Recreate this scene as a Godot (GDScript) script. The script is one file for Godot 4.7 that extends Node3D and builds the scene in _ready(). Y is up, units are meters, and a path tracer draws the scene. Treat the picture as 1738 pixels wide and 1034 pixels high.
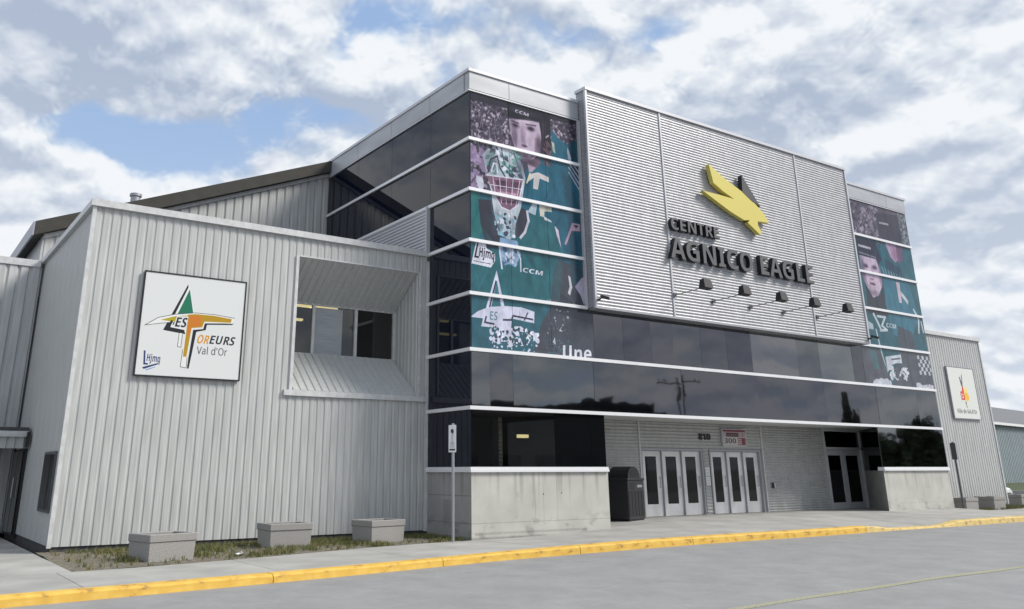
extends Node3D

# ---------------------------------------------------------------- helpers
var rng := RandomNumberGenerator.new()
var M := {}
const UPV := Vector3(0, 1, 0)
const RIB := [[0.0, 0.0], [0.08, 0.0], [0.2, 1.0], [0.82, 1.0], [0.94, 0.0], [1.0, 0.0]]
const WAVE := [[0.0, 0.0], [0.12, 0.0], [0.38, 0.85], [0.5, 1.0], [0.66, 1.0], [0.88, 0.15], [1.0, 0.0]]

func mb() -> SurfaceTool:
	var st := SurfaceTool.new()
	st.begin(Mesh.PRIMITIVE_TRIANGLES)
	return st

func lin(r: float, g: float, b: float) -> Color:
	return Color(r, g, b).linear_to_srgb()

func tri(st: SurfaceTool, a: Vector3, b: Vector3, c: Vector3, n: Vector3) -> void:
	st.set_normal(n)
	if (b - a).cross(c - a).dot(n) > 0.0:
		st.add_vertex(a); st.add_vertex(c); st.add_vertex(b)
	else:
		st.add_vertex(a); st.add_vertex(b); st.add_vertex(c)

func quad(st: SurfaceTool, a: Vector3, b: Vector3, c: Vector3, d: Vector3, toward := Vector3.ZERO) -> void:
	var n := (b - a).cross(d - a)
	if n.length() < 1e-9:
		n = (c - b).cross(d - b)
	n = n.normalized()
	if toward != Vector3.ZERO and n.dot(toward) < 0.0:
		n = -n
	tri(st, a, b, c, n)
	tri(st, a, c, d, n)

func obox(st: SurfaceTool, xf: Transform3D, s: Vector3) -> void:
	var h := s * 0.5
	for ax in 3:
		for sg in [-1.0, 1.0]:
			var n := Vector3.ZERO; n[ax] = sg
			var p := Vector3.ZERO; p[(ax + 1) % 3] = 1.0
			var q := Vector3.ZERO; q[(ax + 2) % 3] = 1.0
			var c := n * h[ax]
			var u := p * h[(ax + 1) % 3]
			var v := q * h[(ax + 2) % 3]
			quad(st, xf * (c - u - v), xf * (c + u - v), xf * (c + u + v), xf * (c - u + v), xf.basis * n)

func box(st: SurfaceTool, x0: float, y0: float, z0: float, x1: float, y1: float, z1: float) -> void:
	obox(st, Transform3D(Basis(), Vector3((x0 + x1) / 2, (y0 + y1) / 2, (z0 + z1) / 2)), Vector3(absf(x1 - x0), absf(y1 - y0), absf(z1 - z0)))

# a box whose long edges are chamfered by c (bevel all twelve edges)
func bbox(st: SurfaceTool, xf: Transform3D, s: Vector3, c: float) -> void:
	var h := s * 0.5
	var pts := []
	for sx in [-1.0, 1.0]:
		for sy in [-1.0, 1.0]:
			for sz in [-1.0, 1.0]:
				pts.append(Vector3(sx, sy, sz))
	for ax in 3:
		var i := (ax + 1) % 3
		var j := (ax + 2) % 3
		for sg in [-1.0, 1.0]:
			var f := []
			for k in [[-1, -1], [1, -1], [1, 1], [-1, 1]]:
				var p := Vector3.ZERO
				p[ax] = sg * h[ax]; p[i] = k[0] * (h[i] - c); p[j] = k[1] * (h[j] - c)
				f.append(xf * p)
			var n := Vector3.ZERO; n[ax] = sg
			quad(st, f[0], f[1], f[2], f[3], xf.basis * n)
		for si in [-1.0, 1.0]:
			for sj in [-1.0, 1.0]:
				var f2 := []
				for k in [[0, -1], [1, -1], [1, 1], [0, 1]]:
					var p := Vector3.ZERO
					p[ax] = k[1] * (h[ax] - c)
					p[i] = si * (h[i] - (c if k[0] == 1 else 0.0)); p[j] = sj * (h[j] - (0.0 if k[0] == 1 else c))
					f2.append(xf * p)
				var n := Vector3.ZERO; n[i] = si; n[j] = sj
				quad(st, f2[0], f2[1], f2[2], f2[3], xf.basis * n)
	for p in pts:
		tri(st, xf * Vector3(p.x * h.x, p.y * (h.y - c), p.z * (h.z - c)), xf * Vector3(p.x * (h.x - c), p.y * h.y, p.z * (h.z - c)), xf * Vector3(p.x * (h.x - c), p.y * (h.y - c), p.z * h.z), (xf.basis * p).normalized())

# polygon in the xy plane of xf, pushed out along its z from 0 to depth
func extrude(st: SurfaceTool, pts: PackedVector2Array, xf: Transform3D, depth: float) -> void:
	var idx := Geometry2D.triangulate_polygon(pts)
	for k in range(0, idx.size(), 3):
		var a := pts[idx[k]]; var b := pts[idx[k + 1]]; var c := pts[idx[k + 2]]
		tri(st, xf * Vector3(a.x, a.y, depth), xf * Vector3(b.x, b.y, depth), xf * Vector3(c.x, c.y, depth), (xf.basis * Vector3(0, 0, 1)).normalized() * signf(depth))
		tri(st, xf * Vector3(a.x, a.y, 0), xf * Vector3(b.x, b.y, 0), xf * Vector3(c.x, c.y, 0), (xf.basis * Vector3(0, 0, -1)).normalized() * signf(depth))
	var cw := Geometry2D.is_polygon_clockwise(pts)
	for k in pts.size():
		var a := pts[k]; var b := pts[(k + 1) % pts.size()]
		var e := b - a
		var out := Vector3(e.y, -e.x, 0) * (-1.0 if cw else 1.0)
		quad(st, xf * Vector3(a.x, a.y, 0), xf * Vector3(b.x, b.y, 0), xf * Vector3(b.x, b.y, depth), xf * Vector3(a.x, a.y, depth), xf.basis * out)

# footprint in x,z pushed up from y0 to y1
func prism(st: SurfaceTool, pts: PackedVector2Array, y0: float, y1: float) -> void:
	var q := PackedVector2Array()
	for p in pts:
		q.append(Vector2(p.x, -p.y))
	extrude(st, q, Transform3D(Basis(Vector3(1, 0, 0), Vector3(0, 0, -1), Vector3(0, 1, 0)), Vector3(0, y0, 0)), y1 - y0)

func cyl(st: SurfaceTool, a: Vector3, b: Vector3, r0: float, r1: float, seg := 12, caps := true) -> void:
	var d := (b - a).normalized()
	var u := d.cross(Vector3(0.3, 0.9, 0.2)).normalized()
	var v := d.cross(u)
	for k in seg:
		var t0 := TAU * k / seg
		var t1 := TAU * (k + 1) / seg
		var e0 := u * cos(t0) + v * sin(t0)
		var e1 := u * cos(t1) + v * sin(t1)
		var p := [a + e0 * r0, a + e1 * r0, b + e1 * r1, b + e0 * r1]
		var nn := [e0, e1, e1, e0]
		for t in [[0, 1, 2], [0, 2, 3]]:
			var ord: Array = t
			if (p[t[1]] - p[t[0]]).cross(p[t[2]] - p[t[0]]).dot(e0 + e1) > 0.0:
				ord = [t[0], t[2], t[1]]
			for i in ord:
				st.set_normal(nn[i]); st.add_vertex(p[i])
		if caps:
			tri(st, a, p[0], p[1], -d)
			tri(st, b, p[2], p[3], d)

# ribbed metal sheet: u runs across the ribs, v along them, n outward
func sheet(st: SurfaceTool, o: Vector3, u: Vector3, v: Vector3, n: Vector3, u0: float, u1: float, lo: Callable, hi: Callable, prof: Array, pitch: float, depth: float) -> void:
	var us := [[u0, pro(prof, u0, pitch)]]
	var k := int(floor(u0 / pitch))
	while k * pitch < u1:
		for b in prof:
			var x: float = (k + b[0]) * pitch
			if x > u0 + 1e-4 and x < u1 - 1e-4 and absf(x - us[-1][0]) > 1e-4:
				us.append([x, b[1]])
		k += 1
	us.append([u1, pro(prof, u1, pitch)])
	for i in us.size() - 1:
		var a: float = us[i][0]
		var b: float = us[i + 1][0]
		var da: Vector3 = n * (us[i][1] * depth)
		var db: Vector3 = n * (us[i + 1][1] * depth)
		quad(st, o + u * a + v * float(lo.call(a)) + da, o + u * b + v * float(lo.call(b)) + db, o + u * b + v * float(hi.call(b)) + db, o + u * a + v * float(hi.call(a)) + da, n)

func pro(prof: Array, x: float, pitch: float) -> float:
	var t := fposmod(x / pitch, 1.0)
	for i in prof.size() - 1:
		if t <= prof[i + 1][0]:
			return lerpf(prof[i][1], prof[i + 1][1], (t - prof[i][0]) / maxf(prof[i + 1][0] - prof[i][0], 1e-6))
	return 0.0

func clad(parent: Node3D, m: Material, o: Vector3, u: Vector3, v: Vector3, n: Vector3, u0: float, u1: float, lo: Callable, hi: Callable, prof: Array, pitch: float, depth: float, step: float, called := "siding_panel") -> void:
	var a := u0
	while a < u1 - 1e-3:
		var b := minf((floor(a / step + 1e-4) + 1.0) * step, u1)
		if u1 - b < step * 0.2:
			b = u1
		var st := mb()
		sheet(st, o, u, v, n, a, b, lo, hi, prof, pitch, depth)
		part(parent, called, st, m)
		a = b

func cst(x: float) -> Callable:
	return func(_t): return x

func thing(called: String, label: String, category: String, at := Vector3.ZERO, turn := 0.0, group := "") -> Node3D:
	var o := Node3D.new()
	o.name = called
	o.position = at
	o.rotation.y = turn
	o.set_meta("label", label)
	o.set_meta("category", category)
	if group:
		o.set_meta("group", group)
	add_child(o, true)
	return o

# a part whose shape was written in the scene's own axes (world) or in its thing's axes
func part(parent: Node3D, called: String, st: SurfaceTool, m: Material, label := "", stuff := false) -> MeshInstance3D:
	var o := MeshInstance3D.new()
	o.name = called
	o.mesh = st.commit()
	o.material_override = m
	if label:
		o.set_meta("label", label)
	if stuff:
		o.set_meta("kind", "stuff")
	parent.add_child(o, true)
	if parent.has_meta("world"):
		o.position = -Vector3(parent.get_meta("world"))
	return o

func world_thing(called: String, label: String, category: String, at: Vector3) -> Node3D:
	var t := thing(called, label, category, at)
	t.set_meta("world", at)
	return t

func struct(called: String, st: SurfaceTool, m: Material) -> MeshInstance3D:
	var o := MeshInstance3D.new()
	o.name = called
	o.mesh = st.commit()
	o.material_override = m
	o.set_meta("kind", "structure")
	add_child(o, true)
	return o

func copy(src: Node3D, at: Vector3, turn: float, label: String) -> Node3D:
	var r: Node3D = src.duplicate()
	r.name = src.name
	add_child(r, true)
	r.position = at
	r.rotation.y = turn
	r.set_meta("label", label)
	return r

func mat(r: float, g: float, b: float, rough := 0.6, metal := 0.0, spec := 0.5) -> StandardMaterial3D:
	var m := StandardMaterial3D.new()
	m.albedo_color = lin(r, g, b)
	m.roughness = rough
	m.metallic = metal
	m.metallic_specular = spec
	return m

func noise_tex(freq: float, lo: float, hi: float, sd: int, oct := 5, size := 512, type := FastNoiseLite.TYPE_SIMPLEX_SMOOTH) -> NoiseTexture2D:
	var n := FastNoiseLite.new()
	n.noise_type = type
	n.seed = sd
	n.frequency = freq
	n.fractal_octaves = oct
	var t := NoiseTexture2D.new()
	t.width = size; t.height = size
	t.seamless = true
	t.noise = n
	var g := Gradient.new()
	g.set_color(0, Color(lo, lo, lo)); g.set_color(1, Color(hi, hi, hi))
	t.color_ramp = g
	return t

func asphalt_tex() -> NoiseTexture2D:
	var t := noise_tex(0.007, 0.86, 1.0, 21, 8, 1024)
	var n: FastNoiseLite = t.noise
	n.fractal_gain = 0.82
	return t

func worn(m: StandardMaterial3D, t: Texture2D, scale: Vector3, bump: Texture2D = null, h := 0.0) -> StandardMaterial3D:
	m.albedo_texture = t
	m.uv1_triplanar = true
	m.uv1_world_triplanar = true
	m.uv1_scale = scale
	if bump:
		m.heightmap_enabled = true
		m.heightmap_texture = bump
		m.heightmap_scale = h
	return m

func smooth(a: float, b: float, x: float) -> float:
	return smoothstep(a, b, x)

# ---------------------------------------------------------------- a small painter for flat print
class Paint:
	var im: Image
	var k: float
	var x0: float
	var y1: float
	func _init(w: float, h: float, ppm: float, left: float, top: float, c: Color) -> void:
		im = Image.create(int(w * ppm), int(h * ppm), false, Image.FORMAT_RGB8)
		im.fill(c)
		k = ppm; x0 = left; y1 = top
	func px(p: Vector2) -> Vector2:
		return Vector2((p.x - x0) * k, (y1 - p.y) * k)
	func poly(a: Array, c: Color) -> void:
		var pts := PackedVector2Array()
		for i in range(0, a.size(), 2):
			pts.append(px(Vector2(a[i], a[i + 1])))
		fill(pts, c)
	func fill(pts: PackedVector2Array, c: Color) -> void:
		var top := pts[0].y
		var bot := top
		for p in pts:
			top = minf(top, p.y); bot = maxf(bot, p.y)
		for y in range(maxi(0, int(top)), mini(im.get_height() - 1, int(bot)) + 1):
			var yy := y + 0.5
			var xs := []
			for i in pts.size():
				var a := pts[i]
				var b := pts[(i + 1) % pts.size()]
				if (a.y <= yy) != (b.y <= yy):
					xs.append(a.x + (b.x - a.x) * (yy - a.y) / (b.y - a.y))
			xs.sort()
			for i in range(0, xs.size() - 1, 2):
				var s := int(round(xs[i]))
				var e := int(round(xs[i + 1]))
				if e > s:
					im.fill_rect(Rect2i(s, y, e - s, 1), c)
	func ell(cx: float, cy: float, rx: float, ry: float, c: Color, turn := 0.0) -> void:
		var pts := PackedVector2Array()
		for i in 28:
			var t := TAU * i / 28
			pts.append(px(Vector2(cx, cy) + Vector2(cos(t) * rx, sin(t) * ry).rotated(turn)))
		fill(pts, c)
	func line(a: Array, w: float, c: Color) -> void:
		for i in range(0, a.size() - 2, 2):
			var p := Vector2(a[i], a[i + 1])
			var q := Vector2(a[i + 2], a[i + 3])
			var d := (q - p).normalized() * w * 0.5
			var n := Vector2(-d.y, d.x)
			fill(PackedVector2Array([px(p + n - d), px(q + n + d), px(q - n + d), px(p - n - d)]), c)
	func text(s: String, x: float, y: float, h: float, width: float, c: Color, font: Font, slant := 0.0, rise := 0.0) -> void:
		var t := TextMesh.new()
		t.font = font
		t.font_size = 64
		t.pixel_size = 0.01
		t.depth = 0.0
		t.curve_step = 2.0
		t.text = s
		t.horizontal_alignment = HORIZONTAL_ALIGNMENT_LEFT
		var arr := t.surface_get_arrays(0)
		var vs: PackedVector3Array = arr[Mesh.ARRAY_VERTEX]
		var idx: PackedInt32Array = arr[Mesh.ARRAY_INDEX]
		var lo := Vector2(1e9, 1e9)
		var hi := -lo
		for v in vs:
			lo = lo.min(Vector2(v.x, v.y)); hi = hi.max(Vector2(v.x, v.y))
		var sx := width / (hi.x - lo.x)
		var sy := h / (hi.y - lo.y)
		for i in range(0, idx.size(), 3):
			var pts := PackedVector2Array()
			for j in 3:
				var v := vs[idx[i + j]]
				var p := Vector2((v.x - lo.x) * sx, (v.y - lo.y) * sy)
				p.x += p.y * slant
				p.y += p.x * rise
				pts.append(px(p + Vector2(x, y)))
			fill(pts, c)
	func soft(cx: float, cy: float, rx: float, ry: float, c: Color, a: float, turn := 0.0) -> void:
		var o := px(Vector2(cx, cy))
		var R := maxf(rx, ry) * k
		for y in range(maxi(0, int(o.y - R)), mini(im.get_height(), int(o.y + R) + 1)):
			for x in range(maxi(0, int(o.x - R)), mini(im.get_width(), int(o.x + R) + 1)):
				var v := Vector2((x - o.x) / k, -(y - o.y) / k).rotated(-turn)
				var q := v.x * v.x / (rx * rx) + v.y * v.y / (ry * ry)
				if q < 1.0:
					im.set_pixel(x, y, im.get_pixel(x, y).lerp(c, a * (1.0 - q) * (1.0 - q)))
	func mottle(n: FastNoiseLite, g: FastNoiseLite, amp: float, grain: float) -> void:
		for y in im.get_height():
			for x in im.get_width():
				var f := 1.0 + amp * n.get_noise_2d(x, y * 0.6) + grain * g.get_noise_2d(x, y)
				var c := im.get_pixel(x, y)
				im.set_pixel(x, y, Color(c.r * f, c.g * f, c.b * f))
	func soften(f: float) -> void:
		var w := im.get_width()
		var h := im.get_height()
		im.resize(int(w * f), int(h * f), Image.INTERPOLATE_LANCZOS)
		im.resize(w, h, Image.INTERPOLATE_CUBIC)
	func tex() -> ImageTexture:
		return ImageTexture.create_from_image(im)

func c8(r: int, g: int, b: int) -> Color:
	return Color8(r, g, b)

# ---------------------------------------------------------------- ground heights
func kerb_z(x: float) -> float:
	return 3.35 + 1.05 * (1.0 - smooth(-11.5, -1.0, x)) + 0.03 * sin(x * 0.9)

func floor_h(x: float) -> float:
	return 0.2 * smooth(0.6, 8.0, x) * (1.0 - smooth(22.2, 24.6, x))

func kerb_h(x: float) -> float:
	return 0.09 * smooth(-4.0, 3.0, x) * (1.0 - 0.35 * smooth(19.0, 24.0, x)) - 0.11 * smooth(11.0, 12.6, x) * (1.0 - smooth(14.8, 16.0, x))

func road_h(x: float) -> float:
	return 0.06 * smooth(-4.0, 3.0, x) - 0.125

func ground_h(x: float, z: float) -> float:
	var t := clampf((z - 0.2) / (kerb_z(x) - 0.2), 0.0, 1.0)
	return lerpf(floor_h(x), kerb_h(x), t)

# ================================================================ scene
func _ready() -> void:
	rng.seed = 20
	# ---- camera (shifted lens: the photograph is a crop of a taller picture)
	var cam := Camera3D.new()
	cam.name = "camera"
	var near := 0.1
	var f := 1441.67
	cam.set_frustum(near * 1034.0 / f, Vector2(84.31, -186.57) / f * near, near, 3000.0)
	cam.transform = Transform3D(Basis(Vector3(0.830998, -0.0022525, 0.556271), Vector3(-0.170108, 0.951059, 0.257972), Vector3(-0.529628, -0.309, 0.789945)), Vector3(-12.474, 1.6, 18.2377))
	add_child(cam)
	cam.current = true
	# ---- sky, sun, exposure
	var env := Environment.new()
	env.background_mode = Environment.BG_SKY
	var sky := Sky.new()
	sky.sky_material = make_sky()
	env.sky = sky
	env.background_energy_multiplier = 0.75
	env.tonemap_mode = Environment.TONE_MAPPER_LINEAR
	env.tonemap_exposure = 1.42
	env.sdfgi_enabled = true
	env.ssao_enabled = true
	env.ssil_enabled = true
	var we := WorldEnvironment.new()
	we.name = "world_environment"
	we.environment = env
	add_child(we)
	var sun := DirectionalLight3D.new()
	sun.name = "sun"
	sun.light_energy = 0.9
	sun.light_color = Color(1.0, 0.97, 0.925)
	sun.light_angular_distance = 18.0
	sun.shadow_enabled = true
	var saz := deg_to_rad(128.0)
	var sel := deg_to_rad(41.0)
	var sd := Vector3(sin(saz) * cos(sel), sin(sel), -cos(saz) * cos(sel))
	sun.look_at_from_position(sd * 50.0, Vector3.ZERO, UPV)
	add_child(sun)

	make_materials()
	build_ground()
	build_hall()
	build_annex_left()
	build_annex_right()
	build_arena()
	build_far()
	build_signs()
	build_lettering()
	build_small()
	build_across()
	build_grass()

# ---------------------------------------------------------------- sky
func make_sky() -> PanoramaSkyMaterial:
	var W := 4096
	var H := 2048
	var n1 := FastNoiseLite.new()
	n1.seed = 11; n1.frequency = 1.45; n1.fractal_octaves = 6; n1.fractal_gain = 0.52
	n1.noise_type = FastNoiseLite.TYPE_SIMPLEX_SMOOTH
	n1.domain_warp_enabled = true; n1.domain_warp_amplitude = 0.2; n1.domain_warp_frequency = 1.6; n1.domain_warp_fractal_octaves = 3
	var n2 := FastNoiseLite.new()
	n2.seed = 5; n2.frequency = 6.4; n2.fractal_octaves = 5
	n2.noise_type = FastNoiseLite.TYPE_SIMPLEX_SMOOTH
	# cloud gaps and banks of this day: azimuth, elevation, half width, half height, amount
	var marks := [[12.5, 20.2, 6.0, 1.8, -0.75], [20.0, 22.5, 3.5, 1.3, -0.3], [24.5, 27.0, 2.2, 2.0, -0.4], [29.5, 29.6, 3.0, 1.2, -0.35], [46.5, 28.4, 5.0, 2.2, -0.45], [36.0, 30.2, 3.0, 0.9, -0.2],
		[6.0, 28.0, 4.0, 1.2, -0.15], [17.0, 26.0, 3.0, 1.5, -0.25], [7.0, 25.0, 8.0, 3.0, 0.55], [4.0, 15.5, 5.0, 2.5, 0.35], [20.0, 19.2, 3.2, 1.2, 0.45], [36.0, 26.5, 5.0, 2.5, 0.4], [55.0, 22.5, 6.0, 2.5, 0.35],
		[67.0, 23.0, 6.0, 2.0, 0.35], [27.0, 22.0, 3.5, 3.0, 0.3], [62.0, 15.0, 2.5, 1.2, -0.25], [66.0, 9.5, 6.0, 1.0, -0.15], [52.0, 30.0, 4.0, 1.5, 0.2]]
	var data := PackedByteArray()
	data.resize(W * H * 3)
	var sunv := Vector2(0.78, 0.62)
	for y in H / 2:
		var el := (0.5 - (y + 0.5) / H) * PI
		var sy := sin(el)
		var cy := cos(el)
		var eld := rad_to_deg(el)
		var x := 0
		while x < W:
			var azd := (x + 0.5) / W * 360.0
			var inside := azd < 76.0 or azd > 357.0
			var step := 1 if inside and eld < 33.0 else 2
			if step == 2 and y % 2 == 1:
				var p := (y * W + x) * 3
				var q := p - W * 3
				for i in 6:
					data[p + i] = data[q + i]
				x += 2
				continue
			var az := deg_to_rad(azd)
			var r := cy / (sy + 0.38)
			var px := sin(az) * r
			var pz := -cos(az) * r
			var bias := 0.0
			if inside and eld < 36.0:
				for m in marks:
					var dx: float = (azd if azd < 180.0 else azd - 360.0) - m[0]
					dx /= m[2]
					var dy: float = (eld - m[1]) / m[3]
					var q2 := dx * dx + dy * dy
					if q2 < 6.0:
						bias += m[4] * exp(-q2)
			var d := n1.get_noise_2d(px, pz)
			var d2 := n2.get_noise_2d(px, pz)
			var dens := d * 1.0 + 0.5 * d2 + bias + 0.4
			var ds := n1.get_noise_2d(px * 0.945, pz * 0.945)
			var ds2 := n2.get_noise_2d(px * 0.975, pz * 0.975)
			var cover := smoothstep(-0.2, 0.2, dens)
			var hz := smoothstep(0.0, 28.0, eld)
			# clear air, paler towards the horizon
			var br := lerpf(0.80, 0.59, hz)
			var bg := lerpf(0.86, 0.70, hz)
			var bb := lerpf(0.93, 0.855, hz)
			var sh := clampf(0.33 + (ds - d) * 2.0 + (ds2 - d2) * 1.1 + smoothstep(0.4, 1.2, dens) * 0.34, 0.0, 1.0)
			sh *= lerpf(0.55, 1.0, hz)
			var cr := lerpf(0.93, 0.67, sh)
			var cg := lerpf(0.945, 0.72, sh)
			var cb := lerpf(0.96, 0.80, sh)
			var o := (y * W + x) * 3
			var rr := int(255.0 * lerpf(br, cr, cover))
			var gg := int(255.0 * lerpf(bg, cg, cover))
			var b2 := int(255.0 * lerpf(bb, cb, cover))
			data[o] = rr; data[o + 1] = gg; data[o + 2] = b2
			if step == 2:
				data[o + 3] = rr; data[o + 4] = gg; data[o + 5] = b2
			x += step
	for i in range(W * H / 2 * 3, W * H * 3, 3):
		data[i] = 150; data[i + 1] = 152; data[i + 2] = 155
	var im := Image.create_from_data(W, H, false, Image.FORMAT_RGB8, data)
	var m := PanoramaSkyMaterial.new()
	m.panorama = ImageTexture.create_from_image(im)
	m.energy_multiplier = 1.0
	return m

# ---------------------------------------------------------------- materials
func make_materials() -> void:
	var streak := noise_tex(0.012, 0.86, 1.0, 3)
	var fine := noise_tex(0.09, 0.72, 1.0, 7, 4)
	var blot := noise_tex(0.006, 0.86, 1.0, 8, 6)
	var grit := noise_tex(0.2, 0.0, 1.0, 9, 3)
	M.siding = worn(mat(0.525, 0.543, 0.545, 0.48), streak, Vector3(1.3, 0.09, 1.3))
	M.siding_far = worn(mat(0.55, 0.57, 0.58, 0.5), streak, Vector3(0.8, 0.07, 0.8))
	M.trim = worn(mat(0.64, 0.655, 0.67, 0.4), streak, Vector3(0.7, 0.5, 0.7))
	M.silver = worn(mat(0.41, 0.42, 0.455, 0.38, 0.25), streak, Vector3(0.5, 0.2, 0.5))
	M.silver_trim = mat(0.54, 0.55, 0.59, 0.35, 0.2)
	M.fascia = worn(mat(0.48, 0.50, 0.54, 0.35, 0.15), blot, Vector3(0.12, 0.4, 0.12))
	M.mullion = mat(0.78, 0.79, 0.82, 0.3, 0.2)
	M.core = mat(0.03, 0.03, 0.033, 0.8)
	M.wall_core = mat(0.3, 0.31, 0.32, 0.8)
	M.found = worn(mat(0.09, 0.09, 0.095, 0.9), blot, Vector3(0.8, 0.8, 0.8))
	M.pane_side = mat(0.004, 0.007, 0.017, 0.02, 0.0, 0.5)
	var wave := noise_tex(0.008, 0.0, 1.0, 61, 2)
	M.panes = []
	for a in [[0.115, 0.115, 0.128], [0.125, 0.126, 0.136], [0.10, 0.10, 0.116], [0.185, 0.183, 0.195], [0.2, 0.208, 0.21], [0.145, 0.15, 0.156]]:
		var gm := mat(a[0], a[1], a[2], 0.03, 1.0)
		gm.uv1_triplanar = true
		gm.uv1_world_triplanar = true
		gm.uv1_scale = Vector3(0.3, 0.3, 0.3)
		gm.heightmap_enabled = true
		gm.heightmap_texture = wave
		gm.heightmap_scale = 0.05
		M.panes.append(gm)
	var clear := StandardMaterial3D.new()
	clear.albedo_color = Color(0.02, 0.025, 0.03, 0.1)
	clear.transparency = BaseMaterial3D.TRANSPARENCY_ALPHA
	clear.roughness = 0.02
	clear.metallic_specular = 0.6
	M.clear = clear
	M.room = mat(0.05, 0.05, 0.052, 0.9)
	M.tube = mat(0.8, 0.78, 0.6, 0.5)
	M.tube.emission_enabled = true
	M.tube.emission = Color(1.0, 0.93, 0.66)
	M.tube.emission_energy_multiplier = 0.55
	M.blind = worn(mat(0.5, 0.55, 0.6, 0.7), streak, Vector3(0.2, 3.0, 0.2))
	M.soffit = mat(0.55, 0.56, 0.56, 0.6)
	M.concrete = worn(mat(0.46, 0.465, 0.45, 0.85), blot, Vector3(0.45, 0.45, 0.45), grit, 0.15)
	M.planter = worn(mat(0.43, 0.422, 0.415, 0.9), fine, Vector3(0.8, 0.8, 0.8), grit, 0.5)
	M.planter_rim = worn(mat(0.39, 0.383, 0.377, 0.9), fine, Vector3(0.8, 0.8, 0.8), grit, 0.5)
	M.soil = worn(mat(0.07, 0.055, 0.04, 1.0), fine, Vector3(3, 3, 3), grit, 0.6)
	M.walks = []
	for a in [0.40, 0.385, 0.41, 0.375]:
		M.walks.append(worn(mat(a, a * 1.0, a * 0.965, 0.9), blot, Vector3(0.23, 0.23, 0.23)))
	M.asphalt = worn(mat(0.295, 0.302, 0.31, 0.85), asphalt_tex(), Vector3(0.085, 0.085, 0.085))
	M.lot = worn(mat(0.2, 0.205, 0.21, 0.95), blot, Vector3(0.05, 0.05, 0.05))
	M.line = worn(mat(0.5, 0.5, 0.36, 0.85), noise_tex(0.06, 0.62, 1.0, 23, 4), Vector3(0.9, 0.9, 0.9))
	var yt := noise_tex(0.012, 0.0, 1.0, 31, 6)
	var yg := Gradient.new()
	yg.offsets = PackedFloat32Array([0.0, 0.17, 0.27, 0.6, 1.0])
	yg.colors = PackedColorArray([Color(0.52, 0.45, 0.36), Color(0.66, 0.52, 0.28), Color(0.83, 0.66, 0.27), Color(0.86, 0.70, 0.31), Color(0.90, 0.76, 0.40)])
	yt.color_ramp = yg
	M.kerb = worn(mat(0.92, 0.92, 0.92, 0.7), yt, Vector3(0.45, 1.0, 0.45))
	var yt2 := noise_tex(0.012, 0.0, 1.0, 33, 6)
	var yg2 := Gradient.new()
	yg2.offsets = PackedFloat32Array([0.0, 0.2, 0.34, 1.0])
	yg2.colors = PackedColorArray([Color(0.55, 0.53, 0.50), Color(0.62, 0.58, 0.48), Color(0.83, 0.72, 0.45), Color(0.86, 0.77, 0.52)])
	yt2.color_ramp = yg2
	M.kerb_worn = worn(mat(0.9, 0.9, 0.9, 0.8), yt2, Vector3(0.45, 1.0, 0.45))
	M.dirt = worn(mat(0.26, 0.235, 0.185, 1.0), noise_tex(0.03, 0.55, 1.0, 41, 5), Vector3(0.5, 0.5, 0.5), grit, 0.6)
	M.lawn = worn(mat(0.085, 0.11, 0.045, 1.0), noise_tex(0.03, 0.6, 1.0, 42, 5), Vector3(0.1, 0.1, 0.1))
	M.roof_dark = worn(mat(0.056, 0.055, 0.05, 0.8), streak, Vector3(0.3, 0.3, 0.3))
	M.black = mat(0.012, 0.012, 0.014, 0.35)
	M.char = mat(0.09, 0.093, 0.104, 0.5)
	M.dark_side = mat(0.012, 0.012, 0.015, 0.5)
	M.yellow = mat(0.62, 0.54, 0.13, 0.45)
	M.bin = mat(0.027, 0.028, 0.033, 0.45)
	M.white = mat(0.72, 0.73, 0.74, 0.4)
	M.recess = worn(mat(0.5, 0.51, 0.51, 0.42, 0.1), streak, Vector3(0.5, 0.2, 0.5))
	M.door = worn(mat(0.86, 0.86, 0.87, 0.35), blot, Vector3(0.3, 0.3, 0.3))
	M.door_grey = mat(0.5, 0.52, 0.54, 0.4, 0.1)
	M.dark_glass = mat(0.004, 0.005, 0.006, 0.03, 0.0, 0.4)
	M.steel = mat(0.4, 0.4, 0.42, 0.35, 0.7)
	M.galv = mat(0.36, 0.37, 0.4, 0.45, 0.5)
	M.tyre = mat(0.015, 0.015, 0.016, 0.8)

# ---------------------------------------------------------------- ground
func strip(st: SurfaceTool, xs: Array, za: Callable, zb: Callable, nz: int, h: Callable) -> void:
	for i in xs.size() - 1:
		for j in nz:
			var p := []
			for c in [[i, j], [i + 1, j], [i + 1, j + 1], [i, j + 1]]:
				var x: float = xs[c[0]]
				var z: float = lerpf(za.call(x), zb.call(x), float(c[1]) / nz)
				p.append(Vector3(x, h.call(x, z), z))
			quad(st, p[0], p[1], p[2], p[3], UPV)

func span(a: float, b: float, step: float) -> Array:
	var n := maxi(1, int(round((b - a) / step)))
	var r := []
	for i in n + 1:
		r.append(lerpf(a, b, float(i) / n))
	return r

func grass_edge(x: float) -> float:
	return lerpf(1.75, 0.1, smooth(-9.6, -0.2, x)) if x < 0.0 else -0.3

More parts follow.
